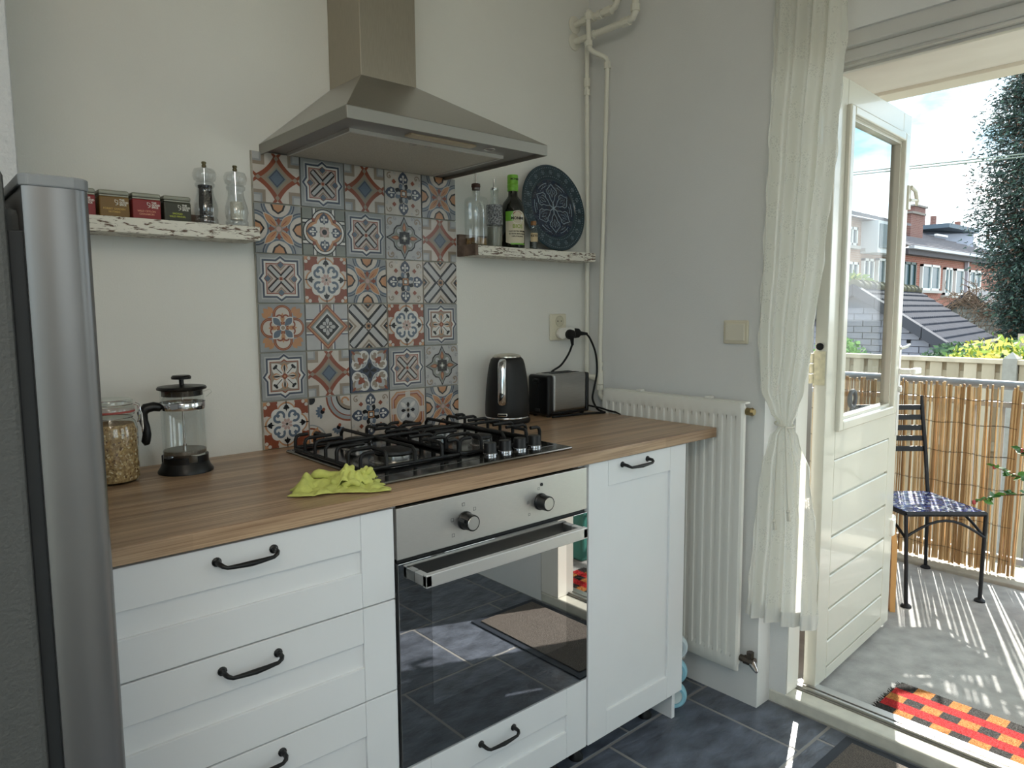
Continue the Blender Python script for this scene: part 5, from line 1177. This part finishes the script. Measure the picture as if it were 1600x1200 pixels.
def garden_chair():
    FR, FL, BR, BL = Vector((2.727, -.998, .405)), Vector((2.479, -.767, .405)), Vector((2.929, -.702, .405)), Vector((2.681, -.471, .405))
    cc = (FR+FL+BR+BL)/4
    e = thing('garden_chair', 'black metal garden chair with blue mosaic seat on the balcony', 'chair', (cc.x, cc.y, 0))
    mt = pm('chair_iron', (34, 36, 40), .5, .3)
    o_ = (FR-FL).normalized(); p_ = (BR-FR).normalized(); up_ = Vector((0, 0, 1))
    def fl_(v, z): return Vector((v.x, v.y, z))
    b = MB()
    for a, c in ((FR, FL), (FL, BL), (BL, BR), (BR, FR)): b.tube([fl_(a, .404), fl_(c, .404)], .011, 4)
    b.build('seat_frame', mt, e)
    # mosaic seat: slab plus little tesserae
    s1 = MB().add([fl_(FR, .400), fl_(FL, .400), fl_(BL, .400), fl_(BR, .400), fl_(FR, .4135), fl_(FL, .4135), fl_(BL, .4135), fl_(BR, .4135)], [(0, 1, 2, 3), (7, 6, 5, 4), (0, 4, 5, 1), (1, 5, 6, 2), (2, 6, 7, 3), (3, 7, 4, 0)]).build('seat', pm('mosaic_grout', (176, 182, 190), .8), e)
    ts = MB(); random.seed(5); n = 22
    for i in range(n):
        for j in range(n):
            if random.random() < .04: continue
            q = FL+(FR-FL)*((i+.5)/n)+(BL-FL)*((j+.5)/n); q.z = .4135; w_ = .0062*random.uniform(.8, 1.1)
            X = Matrix.Translation(q) @ Matrix.Rotation(math.atan2(o_.y, o_.x)+random.uniform(-.5, .5), 4, 'Z')
            ts.bx(-w_, w_, -w_, w_, -.001, .0016, random.choice((0, 0, 0, 1, 1, 2, 3)), X)
    ts.build('mosaic', [pm('mosaic_navy', (36, 44, 92), .2), pm('mosaic_blue', (70, 84, 150), .2), pm('mosaic_white', (206, 212, 220), .2), pm('mosaic_grey', (120, 126, 150), .2)], s1, kind='stuff')
    legs = ((FR, Vector((2.762, -.985, 0))), (FL, Vector((2.462, -.79, 0))), (BR, Vector((3.035, -.675, 0))), (BL, Vector((2.775, -.435, 0))))
    for top, foot in legs:
        b = MB().tube([fl_(top, .40), foot+Vector((0, 0, .012))], .0085, 8); b.lathe([(.022, 0), (.022, .006), (.016, .012), (.009, .016)], (foot.x, foot.y, 0), 16); b.build('leg', mt, e, smooth=True)
    for a, c in ((FR, FL), (FL, BL), (BR, FR)):
        P = [fl_(a+(c-a)*u, .30+.075*sin(pi*u)) for u in [k/10 for k in range(11)]]; MB().tube(P, .006, 8).build('brace', mt, e, smooth=True)
    bk = Vector((p_.x, p_.y, 0))*.085
    tops = []
    for v, ez in ((BR, .87), (BL, .87)):
        P = [fl_(v, .40), fl_(v+bk*.35, .60), fl_(v+bk*.8, .80), fl_(v+bk*.9, ez)]; MB().tube(P, [.0095, .0095, .0095, .006], 8).build('back_post', mt, e, smooth=True); tops.append(P)
    for z in (.615, .665, .715, .765, .812):
        u = (z-.40)/.40; a, c = BR+bk*u*.82, BL+bk*u*.82
        dv = (c-a).normalized(); X = Matrix.Translation(fl_((a+c)/2, z)) @ Matrix.Rotation(math.atan2(dv.y, dv.x), 4, 'Z'); l_ = (c-a).length/2
        MB().bx(-l_, l_, -.003, .003, -.0125, .0125, X=X).build('back_slat', mt, e, bevel=.001)
garden_chair()
def stool():
    cx, cy = 2.27, -.585
    e = thing('wooden_stool', 'round bent birch stool half hidden behind the open door', 'stool', (cx, cy, 0))
    wm = pm('birch_ply', (214, 164, 104), .4, var=.1, vscale=8, stretch=(1, 1, .2))
    MB().lathe([(0, .405), (.172, .405), (.175, .409), (.175, .436), (.172, .44), (0, .44)], (cx, cy, 0), 40).build('seat', wm, e, smooth=True)
    for k in range(3):
        a = rad(-57)+k*2*pi/3; X = Matrix.Translation((cx, cy, 0)) @ Matrix.Rotation(a, 4, 'Z')
        P = [(.218, 0), (.214, .30), (.205, .36), (.185, .393), (.15, .404), (.06, .4045)]; T_ = .014
        vs = []
        for i, (r, z) in enumerate(P):
            nx, nz = ((1, 0), (1, .02), (.9, .4), (.6, .8), (.1, 1), (0, 1))[i]
            for w_ in (-.026, .026): vs += [(r, w_, z), (r-nx*T_*1.5, w_, z-nz*T_)]
        fs = [(0, 1, 3, 2), tuple(4*(len(P)-1)+q for q in (2, 3, 1, 0))]
        for i in range(len(P)-1):
            o = 4*i; fs += [(o, o+2, o+6, o+4), (o+1, o+5, o+7, o+3), (o, o+4, o+5, o+1), (o+2, o+3, o+7, o+6)]
        MB().add(vs, fs, 0, X).build('leg', wm, e, smooth=True)
stool()
def coir_mat():
    x0, y0 = 1.505, -1.035; rows = [('c', .050), ('r', .044), ('c', .044), ('r', .048), ('c', .05)]
    e = thing('coir_doormat', 'red coir doormat with black and orange checks outside the door', 'mat', (1.62, -1.4, 0))
    cols = [pm('coir_red', (200, 46, 48), .95, var=.3, vscale=160, bump=.9, bscale=350), pm('coir_black', (60, 58, 56), .95, var=.6, vscale=160, bump=.9, bscale=350), pm('coir_orange', (200, 134, 72), .95, var=.3, vscale=160, bump=.9, bscale=350)]
    W_, L_ = .238, .68; b = MB(); b.bx(x0, x0+W_, y0-L_, y0, 0, .008, 1); x = x0+W_; n = 13; cw = L_/n
    for ri, (k, h) in enumerate(rows):
        if k == 'r': b.bx(x-h, x, y0-L_, y0, .006, .018, 0)
        else:
            for i in range(n): b.bx(x-h, x, y0-cw*(i+1), y0-cw*i, .006, .018, 1 if (i+ri//2) % 2 == 0 else 2)
        x -= h
    b.build('weave', cols, e)
    random.seed(9); f = MB()
    for i in range(15000):
        px, py = random.uniform(x0, x0+W_), y0-random.uniform(0, L_); xx = x0+W_; mi = 1
        for ri, (k, h) in enumerate(rows):
            if xx-h <= px <= xx: mi = 0 if k == 'r' else (1 if (int((y0-py)/cw)+ri//2) % 2 == 0 else 2)
            xx -= h
        dx, dy = random.uniform(-.005, .005), random.uniform(-.005, .005); z = .017; q = .0011
        f.add([(px-q, py, z), (px+q, py+q, z), (px+dx, py+dy, z+random.uniform(.003, .007))], [(0, 1, 2)], mi)
    f.build('bristles', cols, e, kind='stuff')
    fr_ = MB()
    for i in range(160):
        px = random.uniform(x0, x0+W_); fr_.tube([(px, y0, .008), (px+random.uniform(-.006, .006), y0+random.uniform(.004, .016), random.uniform(.004, .02))], .0008, 4)
    fr_.build('fringe', cols[1], e, kind='stuff')
coir_mat()
def sprig():
    bx_, by_ = 2.62, -1.42
    e = thing('potted_shrub', 'leafy potted shrub reaching green sprigs past the reed screen', 'plant', (bx_, by_, 0))
    MB().lathe([(.10, 0), (.11, .01), (.145, .24), (.155, .245), (.155, .265), (.135, .265), (.13, .24), (0, .24)], (bx_, by_, 0), 32).build('pot', pm('terracotta', (164, 98, 70), .8, var=.1, vscale=12), e, smooth=True)
    MB().lathe([(0, .235), (.128, .235), (.128, .243), (0, .246)], (bx_, by_, 0), 24).build('soil', pm('potting_soil', (50, 40, 32), .95, bump=.6, bscale=60), e, smooth=True)
    gm = [pm('leaf_green', (78, 128, 48), .5, var=.15, vscale=40), pm('leaf_dark', (52, 96, 42), .5, var=.15, vscale=40), pm('bud_red', (176, 70, 74), .5)]
    sm = pm('twig', (110, 74, 52), .7); random.seed(14)
    lf = MB(); lf.add([(0, 0, 0), (.008, .009, .002), (.020, .010, .003), (.034, 0, -.002), (.020, -.010, .003), (.008, -.009, .002), (.017, 0, -.001)], [(0, 1, 6), (1, 2, 6), (2, 3, 6), (3, 4, 6), (4, 5, 6), (5, 0, 6)])
    lms = [lf.mesh('leaf', gm[0]), lf.mesh('leaf', gm[1])]
    br = [[(bx_, by_, .24), (2.61, -1.30, .45), (2.60, -1.18, .55), (2.60, -1.08, .525), (2.60, -.985, .478)],
          [(bx_, by_, .24), (2.62, -1.33, .48), (2.61, -1.22, .60), (2.60, -1.13, .615), (2.60, -1.05, .640)],
          [(bx_, by_, .24), (2.63, -1.36, .50), (2.62, -1.25, .66), (2.60, -1.16, .70), (2.60, -1.14, .72)],
          [(bx_, by_, .24), (2.60, -1.44, .5), (2.55, -1.5, .7)], [(bx_, by_, .24), (2.72, -1.45, .55), (2.75, -1.5, .8)]]
    for P in br:
        V_ = [Vector(p) for p in P]; out = []
        for i in range(len(V_)-1):
            for k in range(6): out.append(V_[i].lerp(V_[i+1], k/6))
        out.append(V_[-1]); MB().tube(out, [.004-.0028*i/len(out) for i in range(len(out))], 6).build('stem', sm, e, smooth=True)
        for i, p in enumerate(out[8:]):
            for s in range(2):
                inst('leaf', random.choice(lms), e, p, (random.uniform(-.9, .9), random.uniform(-.7, .5), random.uniform(0, 2*pi)), (random.uniform(.7, 1.25),)*3)
        MB().ball(out[-1], .008, 8, sz=1.4).build('bud', gm[2], e, smooth=True)
sprig()

bxm = pm('teal_plastic', (70, 138, 128), .4); tb_ = thing('storage_box', 'teal plastic storage box on the balcony, mirrored in the oven door', 'box', (2.1, -2.0, 0))
MB().bx(1.82, 2.42, -2.25, -1.80, 0, .46).build('body', bxm, tb_, bevel=.02, seg=3); MB().bx(1.80, 2.44, -2.27, -1.78, .461, .50).build('lid', pm('teal_lid', (96, 160, 150), .4), tb_, bevel=.012, seg=3)
MB().tube([(1.98, -1.795, .30), (2.0, -1.775, .26), (2.12, -1.77, .24), (2.24, -1.775, .26), (2.26, -1.795, .30)], .010, 10).build('handle', M_black, tb_, smooth=True)
# ================================================================== gardens and houses beyond
GZ = -1.0
struct(MB().bx(-60, 140, -80, 120, GZ-.3, GZ).build('ground', pm('garden_ground', (122, 120, 108), .95, var=.25, vscale=.8)))
M_fw = [pm('fence_wood_'+str(i), c, .8, var=.16, vscale=7, stretch=(1, 1, .15)) for i, c in enumerate(((176, 164, 142), (164, 152, 130), (188, 176, 154)))]
def fence():
    X = 6.3; e = thing('garden_fence', 'weathered vertical board fence with concrete posts behind the railing', 'fence', (X, 0, GZ))
    top = .835; h0 = .52
    bm1 = [MB().bx(-.009, .009, -.048, .048, GZ+.1, top-.02).mesh('board', m) for m in M_fw]
    random.seed(4)
    for k in range(38):
        y = 3.2-.135*k
        inst('board', random.choice(bm1), e, (X-.02, y, 0)); inst('board', random.choice(bm1), e, (X+.02, y-.0675, 0))
    for z in (-.7, .1, .70): MB().bx(X-.010, X+.010, -2.0, 3.3, z-.04, z+.04).build('rail', M_fw[1], e)
    MB().bx(X-.05, X+.05, -2.0, 3.3, top-.02, top+.02).build('cap_rail', M_fw[2], e, bevel=.004)
    pm_ = pm('concrete_post', (150, 148, 140), .9, var=.1, vscale=20)
    for y in (-.20, 1.65, -1.95):
        MB().bx(X-.065, X+.065, y-.05, y+.05, GZ, top+.03).add([(X-.065, y-.05, top+.03), (X+.065, y-.05, top+.03), (X+.065, y+.05, top+.03), (X-.065, y+.05, top+.03), (X, y, top+.085)], [(0, 1, 4), (1, 2, 4), (2, 3, 4), (3, 0, 4)]).build('post', pm_, e)
fence()
def shed():
    e = thing('garden_shed', 'grey brick garden shed with dark pantiled roof behind the fence', 'shed', (12, 2.2, GZ))
    Nn, En, Fr, Ef = Vector((10, 2.709, 1.593)), Vector((10, 1.43, .764)), Vector((14.25, 3.30, 1.593)), Vector((13.96, 1.96, .764))
    Wn = Nn+(Nn-En)*Vector((1, 1, 1)); Wn = Vector((10, 3.99, .764)); Wf = Vector((14.4, 4.6, .764))
    wm = pm('grey_painted_brick', (132, 134, 146), .9)
    def bricks(pts, nrm, name, mat):
        pass
    body = MB(); i_ = .10
    P = [Vector((10.12, 1.56, GZ)), Vector((10.12, 3.86, GZ)), Vector((14.1, 4.4, GZ)), Vector((13.85, 2.1, GZ))]; Tz = [.80, .80, .80, .80]
    v = [tuple(p) for p in P]+[(p.x, p.y, .78) for p in P]+[(10.12, 2.71, 1.52), (14.1, 3.28, 1.52)]
    body.add(v, [(0, 1, 5, 8, 4), (1, 2, 6, 5), (2, 3, 7, 9, 6), (3, 0, 4, 7), (4, 8, 9, 7), (5, 6, 9, 8)])
    bo = body.build('wall', pm('shed_mortar', (116, 118, 130), .95), e)
    bme_ = MB().bx(-.012, .03, -.124, .124, -.041, .041).mesh('brick', pm('grey_lilac_brick', (140, 142, 156), .9, var=.06, vscale=4))
    for r in range(26):
        z = GZ+.05+.092*r
        for c in range(11):
            y = 1.56+.128+.26*c+(.13 if r % 2 else 0)
            lim = 1.52-abs(y-2.71)*.645-.10
            if y < 3.74 and z < lim: inst('brick', bme_, bo, (10.11, y, z))
    MB().bx(10.085, 10.12, 1.93, 1.98, .80, .85).build('vent', M_rubber, e)
    # roof tile courses, each slope
    rm = pm('dark_roof_tile', (58, 61, 70), .85, spec=.05, var=.12, vscale=6)
    n = 9
    for (a, b, c, d, s) in ((Nn, En, Fr, Ef, 1), (Nn, Wn, Fr, Wf, -1)):
        for k in range(n):
            u0, u1 = k/n, (k+1)/n+.03; nn = 150; vs = []; fs = []
            for i in range(nn+1):
                t_ = i/nn; bmp = .018*abs(sin(pi*t_*30))
                for u, lift in ((u0, .008), (u1, .040)):
                    p = (a.lerp(b, u)).lerp(c.lerp(d, u), t_); vs.append((p.x, p.y, p.z+lift+bmp)); vs.append((p.x, p.y, p.z+lift-.03))
            for i in range(nn):
                o = 4*i; fs += [(o, o+2, o+6, o+4), (o+2, o+3, o+7, o+6), (o+1, o+5, o+7, o+3)]
            fs += [(0, 1, 3, 2), (4*nn, 4*nn+2, 4*nn+3, 4*nn+1)]
            MB().add(vs, fs).build('tile_course', rm, e, smooth=True)
    vm = pm('verge_tile', (58, 60, 70), .5)
    for a, b in ((Nn, En), (Nn, Wn)):
        for k in range(4):
            p, q = a.lerp(b, k/4+.004), a.lerp(b, (k+1)/4-.004)
            MB().add([(9.95, p.y, p.z+.06), (9.95, q.y, q.z+.06), (9.95, q.y, q.z-.10), (9.95, p.y, p.z-.10), (10.08, p.y, p.z+.06), (10.08, q.y, q.z+.06), (10.08, q.y, q.z-.10), (10.08, p.y, p.z-.10)], [(0, 1, 2, 3), (7, 6, 5, 4), (0, 4, 5, 1), (1, 5, 6, 2), (2, 6, 7, 3), (3, 7, 4, 0)]).build('verge_tile', vm, e)
    for k in range(14):
        p, q = Nn.lerp(Fr, k/14), Nn.lerp(Fr, (k+1)/14)
        MB().tube([p+Vector((0, 0, .05)), q+Vector((0, 0, .03))], [.085, .07], 10).build('ridge_tile', pm('mossy_ridge_tile', (120, 116, 84), .8, col2=(70, 72, 76), vscale=5), e, smooth=True)
    MB().tube([En+Vector((0, -.03, -.05)), Ef+Vector((0, -.03, -.05))], .035, 8).build('gutter', pm('pale_gutter', (190, 180, 160), .6), e, smooth=True)
shed()
def gable():
    e = thing('garden_gable', 'whitewashed brick gable with dark verge, overgrown with bare creeper', 'outbuilding', (17.5, 3.1, GZ))
    ap, l, r = (3.212, 1.60), (3.95, 1.02), (2.46, 1.0)
    mw = MB().prism([(l[0]-.1, GZ), (r[0]+.05, GZ), (r[0]+.05, r[1]-.02), (ap[0], ap[1]-.08), (l[0]-.1, l[1]-.02)], 17, 19, 'x').build('wall', pm('white_mortar', (150, 150, 146), .95), e)
    bme_ = MB().bx(-.012, .03, -.115, .115, -.038, .038).mesh('brick', pm('whitewashed_brick', (186, 186, 182), .9, col2=(140, 140, 136), vscale=3, detail=6))
    for k in range(20):
        z = .0+.09*k-.4
        for c in range(8):
            y = 2.6+.24*c+(.12 if k % 2 else 0)
            s = 1.52-abs(y-3.21)*.82-.08
            if z < s and y < 3.8: inst('brick', bme_, mw, (16.99, y, z))
    vm = pm('gable_verge', (64, 66, 76), .6)
    for (a, b) in ((ap, l), (ap, r)):
        MB().prism([(a[0], a[1]+.07), (b[0], b[1]+.07), (b[0], b[1]-.06), (a[0], a[1]-.06)], 16.9, 19.1, 'x').build('roof_slope', vm, e)
    random.seed(31); t_ = MB()
    for i in range(150):
        y0_ = random.uniform(2.2, 3.5); z0_ = 1.55-abs(y0_-3.2)*.78; P = [Vector((16.8+random.uniform(-.1, .1), y0_, z0_))]; d = Vector((0, random.uniform(-1, 1), random.uniform(-.2, 1)))
        for k in range(6): d = (d+Vector((random.uniform(-.3, .3), random.uniform(-.7, .7), random.uniform(-.8, .4)))).normalized(); P.append(P[-1]+d*.10)
        t_.tube(P, .0075, 4)
    t_.build('bare_creeper', pm('creeper_twigs', (132, 112, 96), .9), e, kind='stuff')
gable()
M_glz = pm('dark_window_glass', (70, 92, 100), .25, spec=.3); M_wfr = pm('white_window_frame', (214, 216, 214), .5); M_gfr = pm('green_window_frame', (52, 70, 66), .5)
def wnd(e, x0, x1, z0, z1, Y, cols=2, fm=M_wfr):
    f = MB(); t_ = .08
    f.bx(x0, x1, Y-.10, Y+.02, z1-t_, z1).bx(x0, x1, Y-.10, Y+.02, z0, z0+t_).bx(x0, x0+t_, Y-.10, Y+.02, z0, z1).bx(x1-t_, x1, Y-.10, Y+.02, z0, z1)
    for k in range(1, cols): q = x0+(x1-x0)*k/cols; f.bx(q-t_/2, q+t_/2, Y-.10, Y+.02, z0, z1)
    fo_ = f.build('window', fm, e)
    MB().bx(x0+.02, x1-.02, Y-.05, Y-.02, z0+.02, z1-.02).build('pane', M_glz, fo_)
    MB().bx(x0-.12, x1+.12, Y-.16, Y, z0-.10, z0).build('sill', pm('stone_sill', (170, 168, 164), .8), fo_)
def brickmat(name, c1, c2, mort):
    m = bpy.data.materials.new(name); m.use_nodes = True; t = m.node_tree; b = t.nodes['Principled BSDF']; b.inputs['Roughness'].default_value = .9
    tx = N(t, 'ShaderNodeTexCoord'); mp_ = N(t, 'ShaderNodeMapping'); mp_.inputs['Rotation'].default_value = (pi/2, 0, 0); br = N(t, 'ShaderNodeTexBrick')
    br.inputs['Scale'].default_value = 1; br.inputs['Color1'].default_value = lin(c1); br.inputs['Color2'].default_value = lin(c2); br.inputs['Mortar'].default_value = lin(mort)
    br.inputs['Brick Width'].default_value = .22; br.inputs['Row Height'].default_value = .068; br.inputs['Mortar Size'].default_value = .008
    t.links.new(tx.outputs['Object'], mp_.inputs[0]); t.links.new(mp_.outputs[0], br.inputs['Vector']); t.links.new(br.outputs[0], b.inputs['Base Color']); return m
def house(name, lab, x0, x1, ez, ridge, Y, bm_):
    e = thing(name, lab, 'house', ((x0+x1)/2, Y, GZ), 'brick row houses')
    MB().bx(x0, x1, Y, Y+7, GZ, ez).build('wall', bm_, e)
    return e
bmB = brickmat('red_brick_facade', (152, 96, 82), (136, 84, 72), (158, 130, 118)); bmA = brickmat('tan_brick_facade', (176, 146, 126), (160, 130, 112), (176, 160, 146))
rmB = pm('slate_roof', (96, 92, 98), .6, var=.12, vscale=3)
eB = house('brick_house', 'red brick house with dark hipped roof, dormer and chimneys', 26.0, 39, 3.40, 5.2, 8, bmB)
def roof(e, x0, x1, Y, ez, rz, ry, mat, rows=16):
    th_ = .05
    for k in range(rows):
        u0, u1 = k/rows, (k+1)/rows
        ya, yb = Y-.35+(ry-Y+.35)*u0, Y-.35+(ry-Y+.35)*u1; za, zb = ez-.02+(rz-ez)*u0, ez-.02+(rz-ez)*u1
        MB().add([(x0, ya, za+.05), (x1, ya, za+.05), (x1, yb, zb), (x0, yb, zb), (x0, ya, za-.03), (x1, ya, za-.03)], [(0, 1, 2, 3), (0, 4, 5, 1)]).build('tile_course', mat, e)
    MB().add([(x0, ry, rz), (x1, ry, rz), (x1, ry+4, ez), (x0, ry+4, ez)], [(0, 1, 2, 3)]).build('rear_roof', mat, e)
roof(eB, 26.0, 39, 8, 3.42, 5.05, 11, rmB)
MB().bx(25.9, 39, 7.52, 7.70, 3.34, 3.44).build('gutter', pm('gutter_zinc', (188, 192, 200), .5, .4), eB); MB().bx(25.9, 39, 7.70, 8, 3.16, 3.36).build('eaves_board', pm('eaves_dark', (74, 72, 78), .7), eB)
wnd(eB, 26.2, 27.3, 1.9, 2.92, 8, 2, M_gfr); wnd(eB, 27.9, 29.75, 1.95, 2.9, 8, 2); wnd(eB, 30.3, 31.15, 1.80, 2.86, 8, 2, M_wfr); wnd(eB, 31.5, 32.5, 1.80, 2.85, 8, 1); wnd(eB, 33.2, 34.7, 2.1, 2.85, 8, 2)
MB().bx(32.72, 32.84, 7.85, 7.98, GZ, 3.35).build('downpipe', pm('pipe_lilac', (170, 168, 178), .5), eB)
cm = brickmat('chimney_brick', (124, 86, 78), (112, 76, 70), (130, 110, 102))
for (x0, x1, y0_, y1_, z0_, z1_) in ((29.6, 30.9, 9.0, 9.7, 3.9, 4.98), (33.9, 35.2, 10.4, 11.2, 4.6, 5.80)):
    c_ = MB().bx(x0, x1, y0_, y1_, z0_, z1_).build('chimney', cm, eB); MB().bx(x0-.08, x1+.08, y0_-.08, y1_+.08, z1_, z1_+.08).build('chimney_cap', pm('cap_stone', (128, 122, 116), .9), c_)
dm = MB().add([(33.9, 9.9, 4.50), (37.2, 9.0, 3.95), (37.2, 9.0, 4.72), (33.9, 10.4, 4.72), (37.2, 11.2, 3.95), (37.2, 11.2, 4.72), (33.9, 11.2, 4.4), (33.9, 11.2, 4.72)], [(0, 1, 2, 3), (1, 4, 5, 2), (3, 2, 5, 7)]).build('dormer', pm('dormer_zinc', (150, 156, 172), .6), eB)
MB().bx(33.6, 37.6, 8.9, 11.4, 4.72, 4.90).build('dormer_roof', pm('dormer_fascia', (86, 100, 112), .6), dm)
MB().bx(37.2, 37.26, 9.2, 11.0, 4.05, 4.62).build('dormer_window', M_wfr, dm)
MB().bx(32.2, 33.5, 8.9, 9.0, 4.28, 4.36).build('roof_light', M_wfr, eB)
for x in (38, 41.5): MB().cyl((x, 11, 5.0), (x, 11, 5.75), .14, 8).build('chimney_pot', cm, eB)
eA = house('row_house', 'tan brick row house with white bay windows seen through the door glass', 17.0, 25.95, 4.15, 5.0, 8.02, bmA)
roof(eA, 17.0, 25.95, 8.02, 4.15, 5.25, 11, rmB, 12)
for a in ((21.6, 22.35, 3.25, 3.82), (22.9, 24.2, 3.2, 4.0), (24.6, 25.3, 3.1, 4.03), (21.7, 22.5, 2.1, 2.75), (22.9, 23.7, 1.6, 2.9), (24.0, 25.2, 1.7, 2.95), (19.4, 20.6, 3.2, 3.9), (19.4, 20.6, 1.9, 2.8)): wnd(eA, *a, 8.02, 2)
MB().bx(22.8, 24.3, 7.5, 8.02, 3.05, 4.05).build('bay', pm('bay_white', (206, 210, 214), .6), eA); MB().bx(22.9, 24.2, 7.47, 7.52, 3.2, 3.95).build('bay_pane', M_glz, eA)
MB().bx(21.2, 22.2, 8.8, 9.6, 4.4, 5.9).build('chimney', cm, eA); MB().bx(24.5, 25.4, 9.8, 10.6, 4.6, 6.1).build('chimney', cm, eA)
# foliage
def leaves(name, mats, c, rad_, n, s, parent, seed, shape=None, kind='stuff'):
    random.seed(seed); b = MB()
    for i in range(n):
        while True:
            p = Vector((random.uniform(-1, 1), random.uniform(-1, 1), random.uniform(-1, 1)))
            if p.length <= 1: break
        if p.length > 0: p = p*(random.uniform(.62, 1.04)/max(p.length, .35)) if random.random() < .8 else p
        q = Vector((p.x*rad_[0], p.y*rad_[1], p.z*rad_[2]))
        if shape: q = shape(q, p)
        q *= 1+.22*noise.noise(q*2.1+Vector((seed, 0, 0)))
        q += Vector(c); d = Vector((random.gauss(0, 1), random.gauss(0, 1), random.gauss(0, 1))).normalized(); e_ = d.orthogonal().normalized(); k = s*random.uniform(.6, 1.3)
        b.add([q-e_*k*.45, q+d*k, q+e_*k*.45, q-d*k*.5], [(0, 1, 2, 3)], random.randrange(len(mats)))
    return b.build(name, mats, parent, kind=kind)
def shrub(lab, c, r, n, s, cols, seed, name='garden_shrub', grp=None):
    e = thing(name, lab, 'shrub', (c[0], c[1], GZ), grp)
    random.seed(seed)
    MB().tube([(c[0], c[1], GZ), (c[0], c[1], c[2])], [.06, .02], 6).build('stem', pm('shrub_bark', (84, 68, 54), .9), e)
    leaves('foliage', [pm('shrub_'+str(seed)+str(i), k, .6) for i, k in enumerate(cols)], c, r, n, s, e, seed); return e
shrub('yellow flowering shrub behind the fence post', (8.2, .28, .55), (.6, .75, .42), 2600, .055, ((206, 196, 84), (150, 168, 62), (84, 118, 50), (226, 214, 110)), 51)
shrub('dark green hedge below the shed eaves', (9.38, 1.22, .50), (.38, .36, .36), 1500, .05, ((54, 84, 50), (40, 66, 42), (70, 100, 58)), 52)
shrub('bright green shrub beyond the rail seen through the door glass', (7.4, 1.72, .62), (.4, .42, .34), 1400, .05, ((110, 160, 80), (84, 132, 62), (140, 180, 100)), 53)
shrub('tall leafy shrub in front of the row house', (15.5, 5.3, 1.0), (.9, .9, 1.25), 2200, .11, ((120, 140, 70), (90, 116, 62), (168, 170, 84)), 54)
def conifer():
    cx, cy = 15.6, 1.80; e = thing('conifer_tree', 'tall dark conifer rising beside the houses', 'tree', (cx, cy, GZ))
    MB().tube([(cx, cy, GZ), (cx+.05, cy, 3), (cx, cy+.03, 6.7)], [.28, .18, .03], 10).build('trunk', pm('conifer_bark', (70, 56, 46), .9), e, smooth=True)
    mats = [pm('conifer_green', (50, 70, 62), .7), pm('conifer_dark', (38, 54, 50), .7), pm('conifer_mid', (70, 92, 76), .7), pm('conifer_brown', (98, 72, 58), .8)]
    random.seed(77); b = MB(); br = MB()
    prof = [(-.2, .28), (.66, .34), (1.3, .58), (2.2, .86), (3.2, 1.0), (4.2, .95), (4.9, .82), (5.9, .5), (6.9, .06)]
    def R(z):
        for i in range(len(prof)-1):
            if prof[i][0] <= z <= prof[i+1][0]: u = (z-prof[i][0])/(prof[i+1][0]-prof[i][0]); return prof[i][1]+(prof[i+1][1]-prof[i][1])*u
        return .1
    for k in range(1150):
        z = random.uniform(-.2, 6.8); a = random.uniform(0, 2*pi); rr = R(z)*random.uniform(.70, 1.12); d = Vector((cos(a), sin(a), -.12))
        o0 = Vector((cx, cy, z+.15)); tip = o0+d*rr
        if k % 2 == 0: br.tube([o0, tip], [.02, .005], 4)
        for q in range(64):
            t_ = random.uniform(.15, 1.05); p = o0.lerp(tip, t_)+Vector((random.gauss(0, .10), random.gauss(0, .10), random.gauss(0, .12))); dd = (d+Vector((random.gauss(0, .6), random.gauss(0, .6), random.gauss(-.3, .6)))).normalized(); ee = dd.orthogonal().normalized(); s = random.uniform(.045, .10)
            b.add([p-ee*s*.28, p+dd*s, p+ee*s*.28], [(0, 1, 2)], random.choice((0, 0, 1, 1, 2, 3 if random.random() < .45 else 0)))
    br.build('branches', MATS['conifer_bark'], e, kind='stuff'); b.build('foliage', mats, e, kind='stuff')
conifer()
def far_fence():
    e = thing('lattice_fence', 'pale plank fence in the next garden beyond the yellow shrub', 'fence', (13.2, .4, GZ))
    bm1 = MB().bx(-.01, .01, -.06, .06, GZ+.1, .86).mesh('board', M_fw[2])
    for k in range(26): inst('board', bm1, e, (13.2, 1.33-.14*k, 0))
    for z in (-.4, .62): MB().bx(13.21, 13.24, -2.2, 1.38, z-.05, z+.05).build('rail', M_fw[1], e)
far_fence()
for (za, zb_, lab) in ((3.20, 2.985, 'upper overhead wire crossing the sky'), (3.165, 2.955, 'lower overhead wire crossing the sky')):
    o = MB().tube([(9, 6.0-.35*k, za+.06*((k-18)/18)**2+(zb_-za)*(k/18)) for k in range(37)], .008, 5).build('overhead_wire', pm('wire_grey', (120, 130, 120), .6), org=(9, 0, za))
    tag(o, lab, 'wire', 'overhead wires')
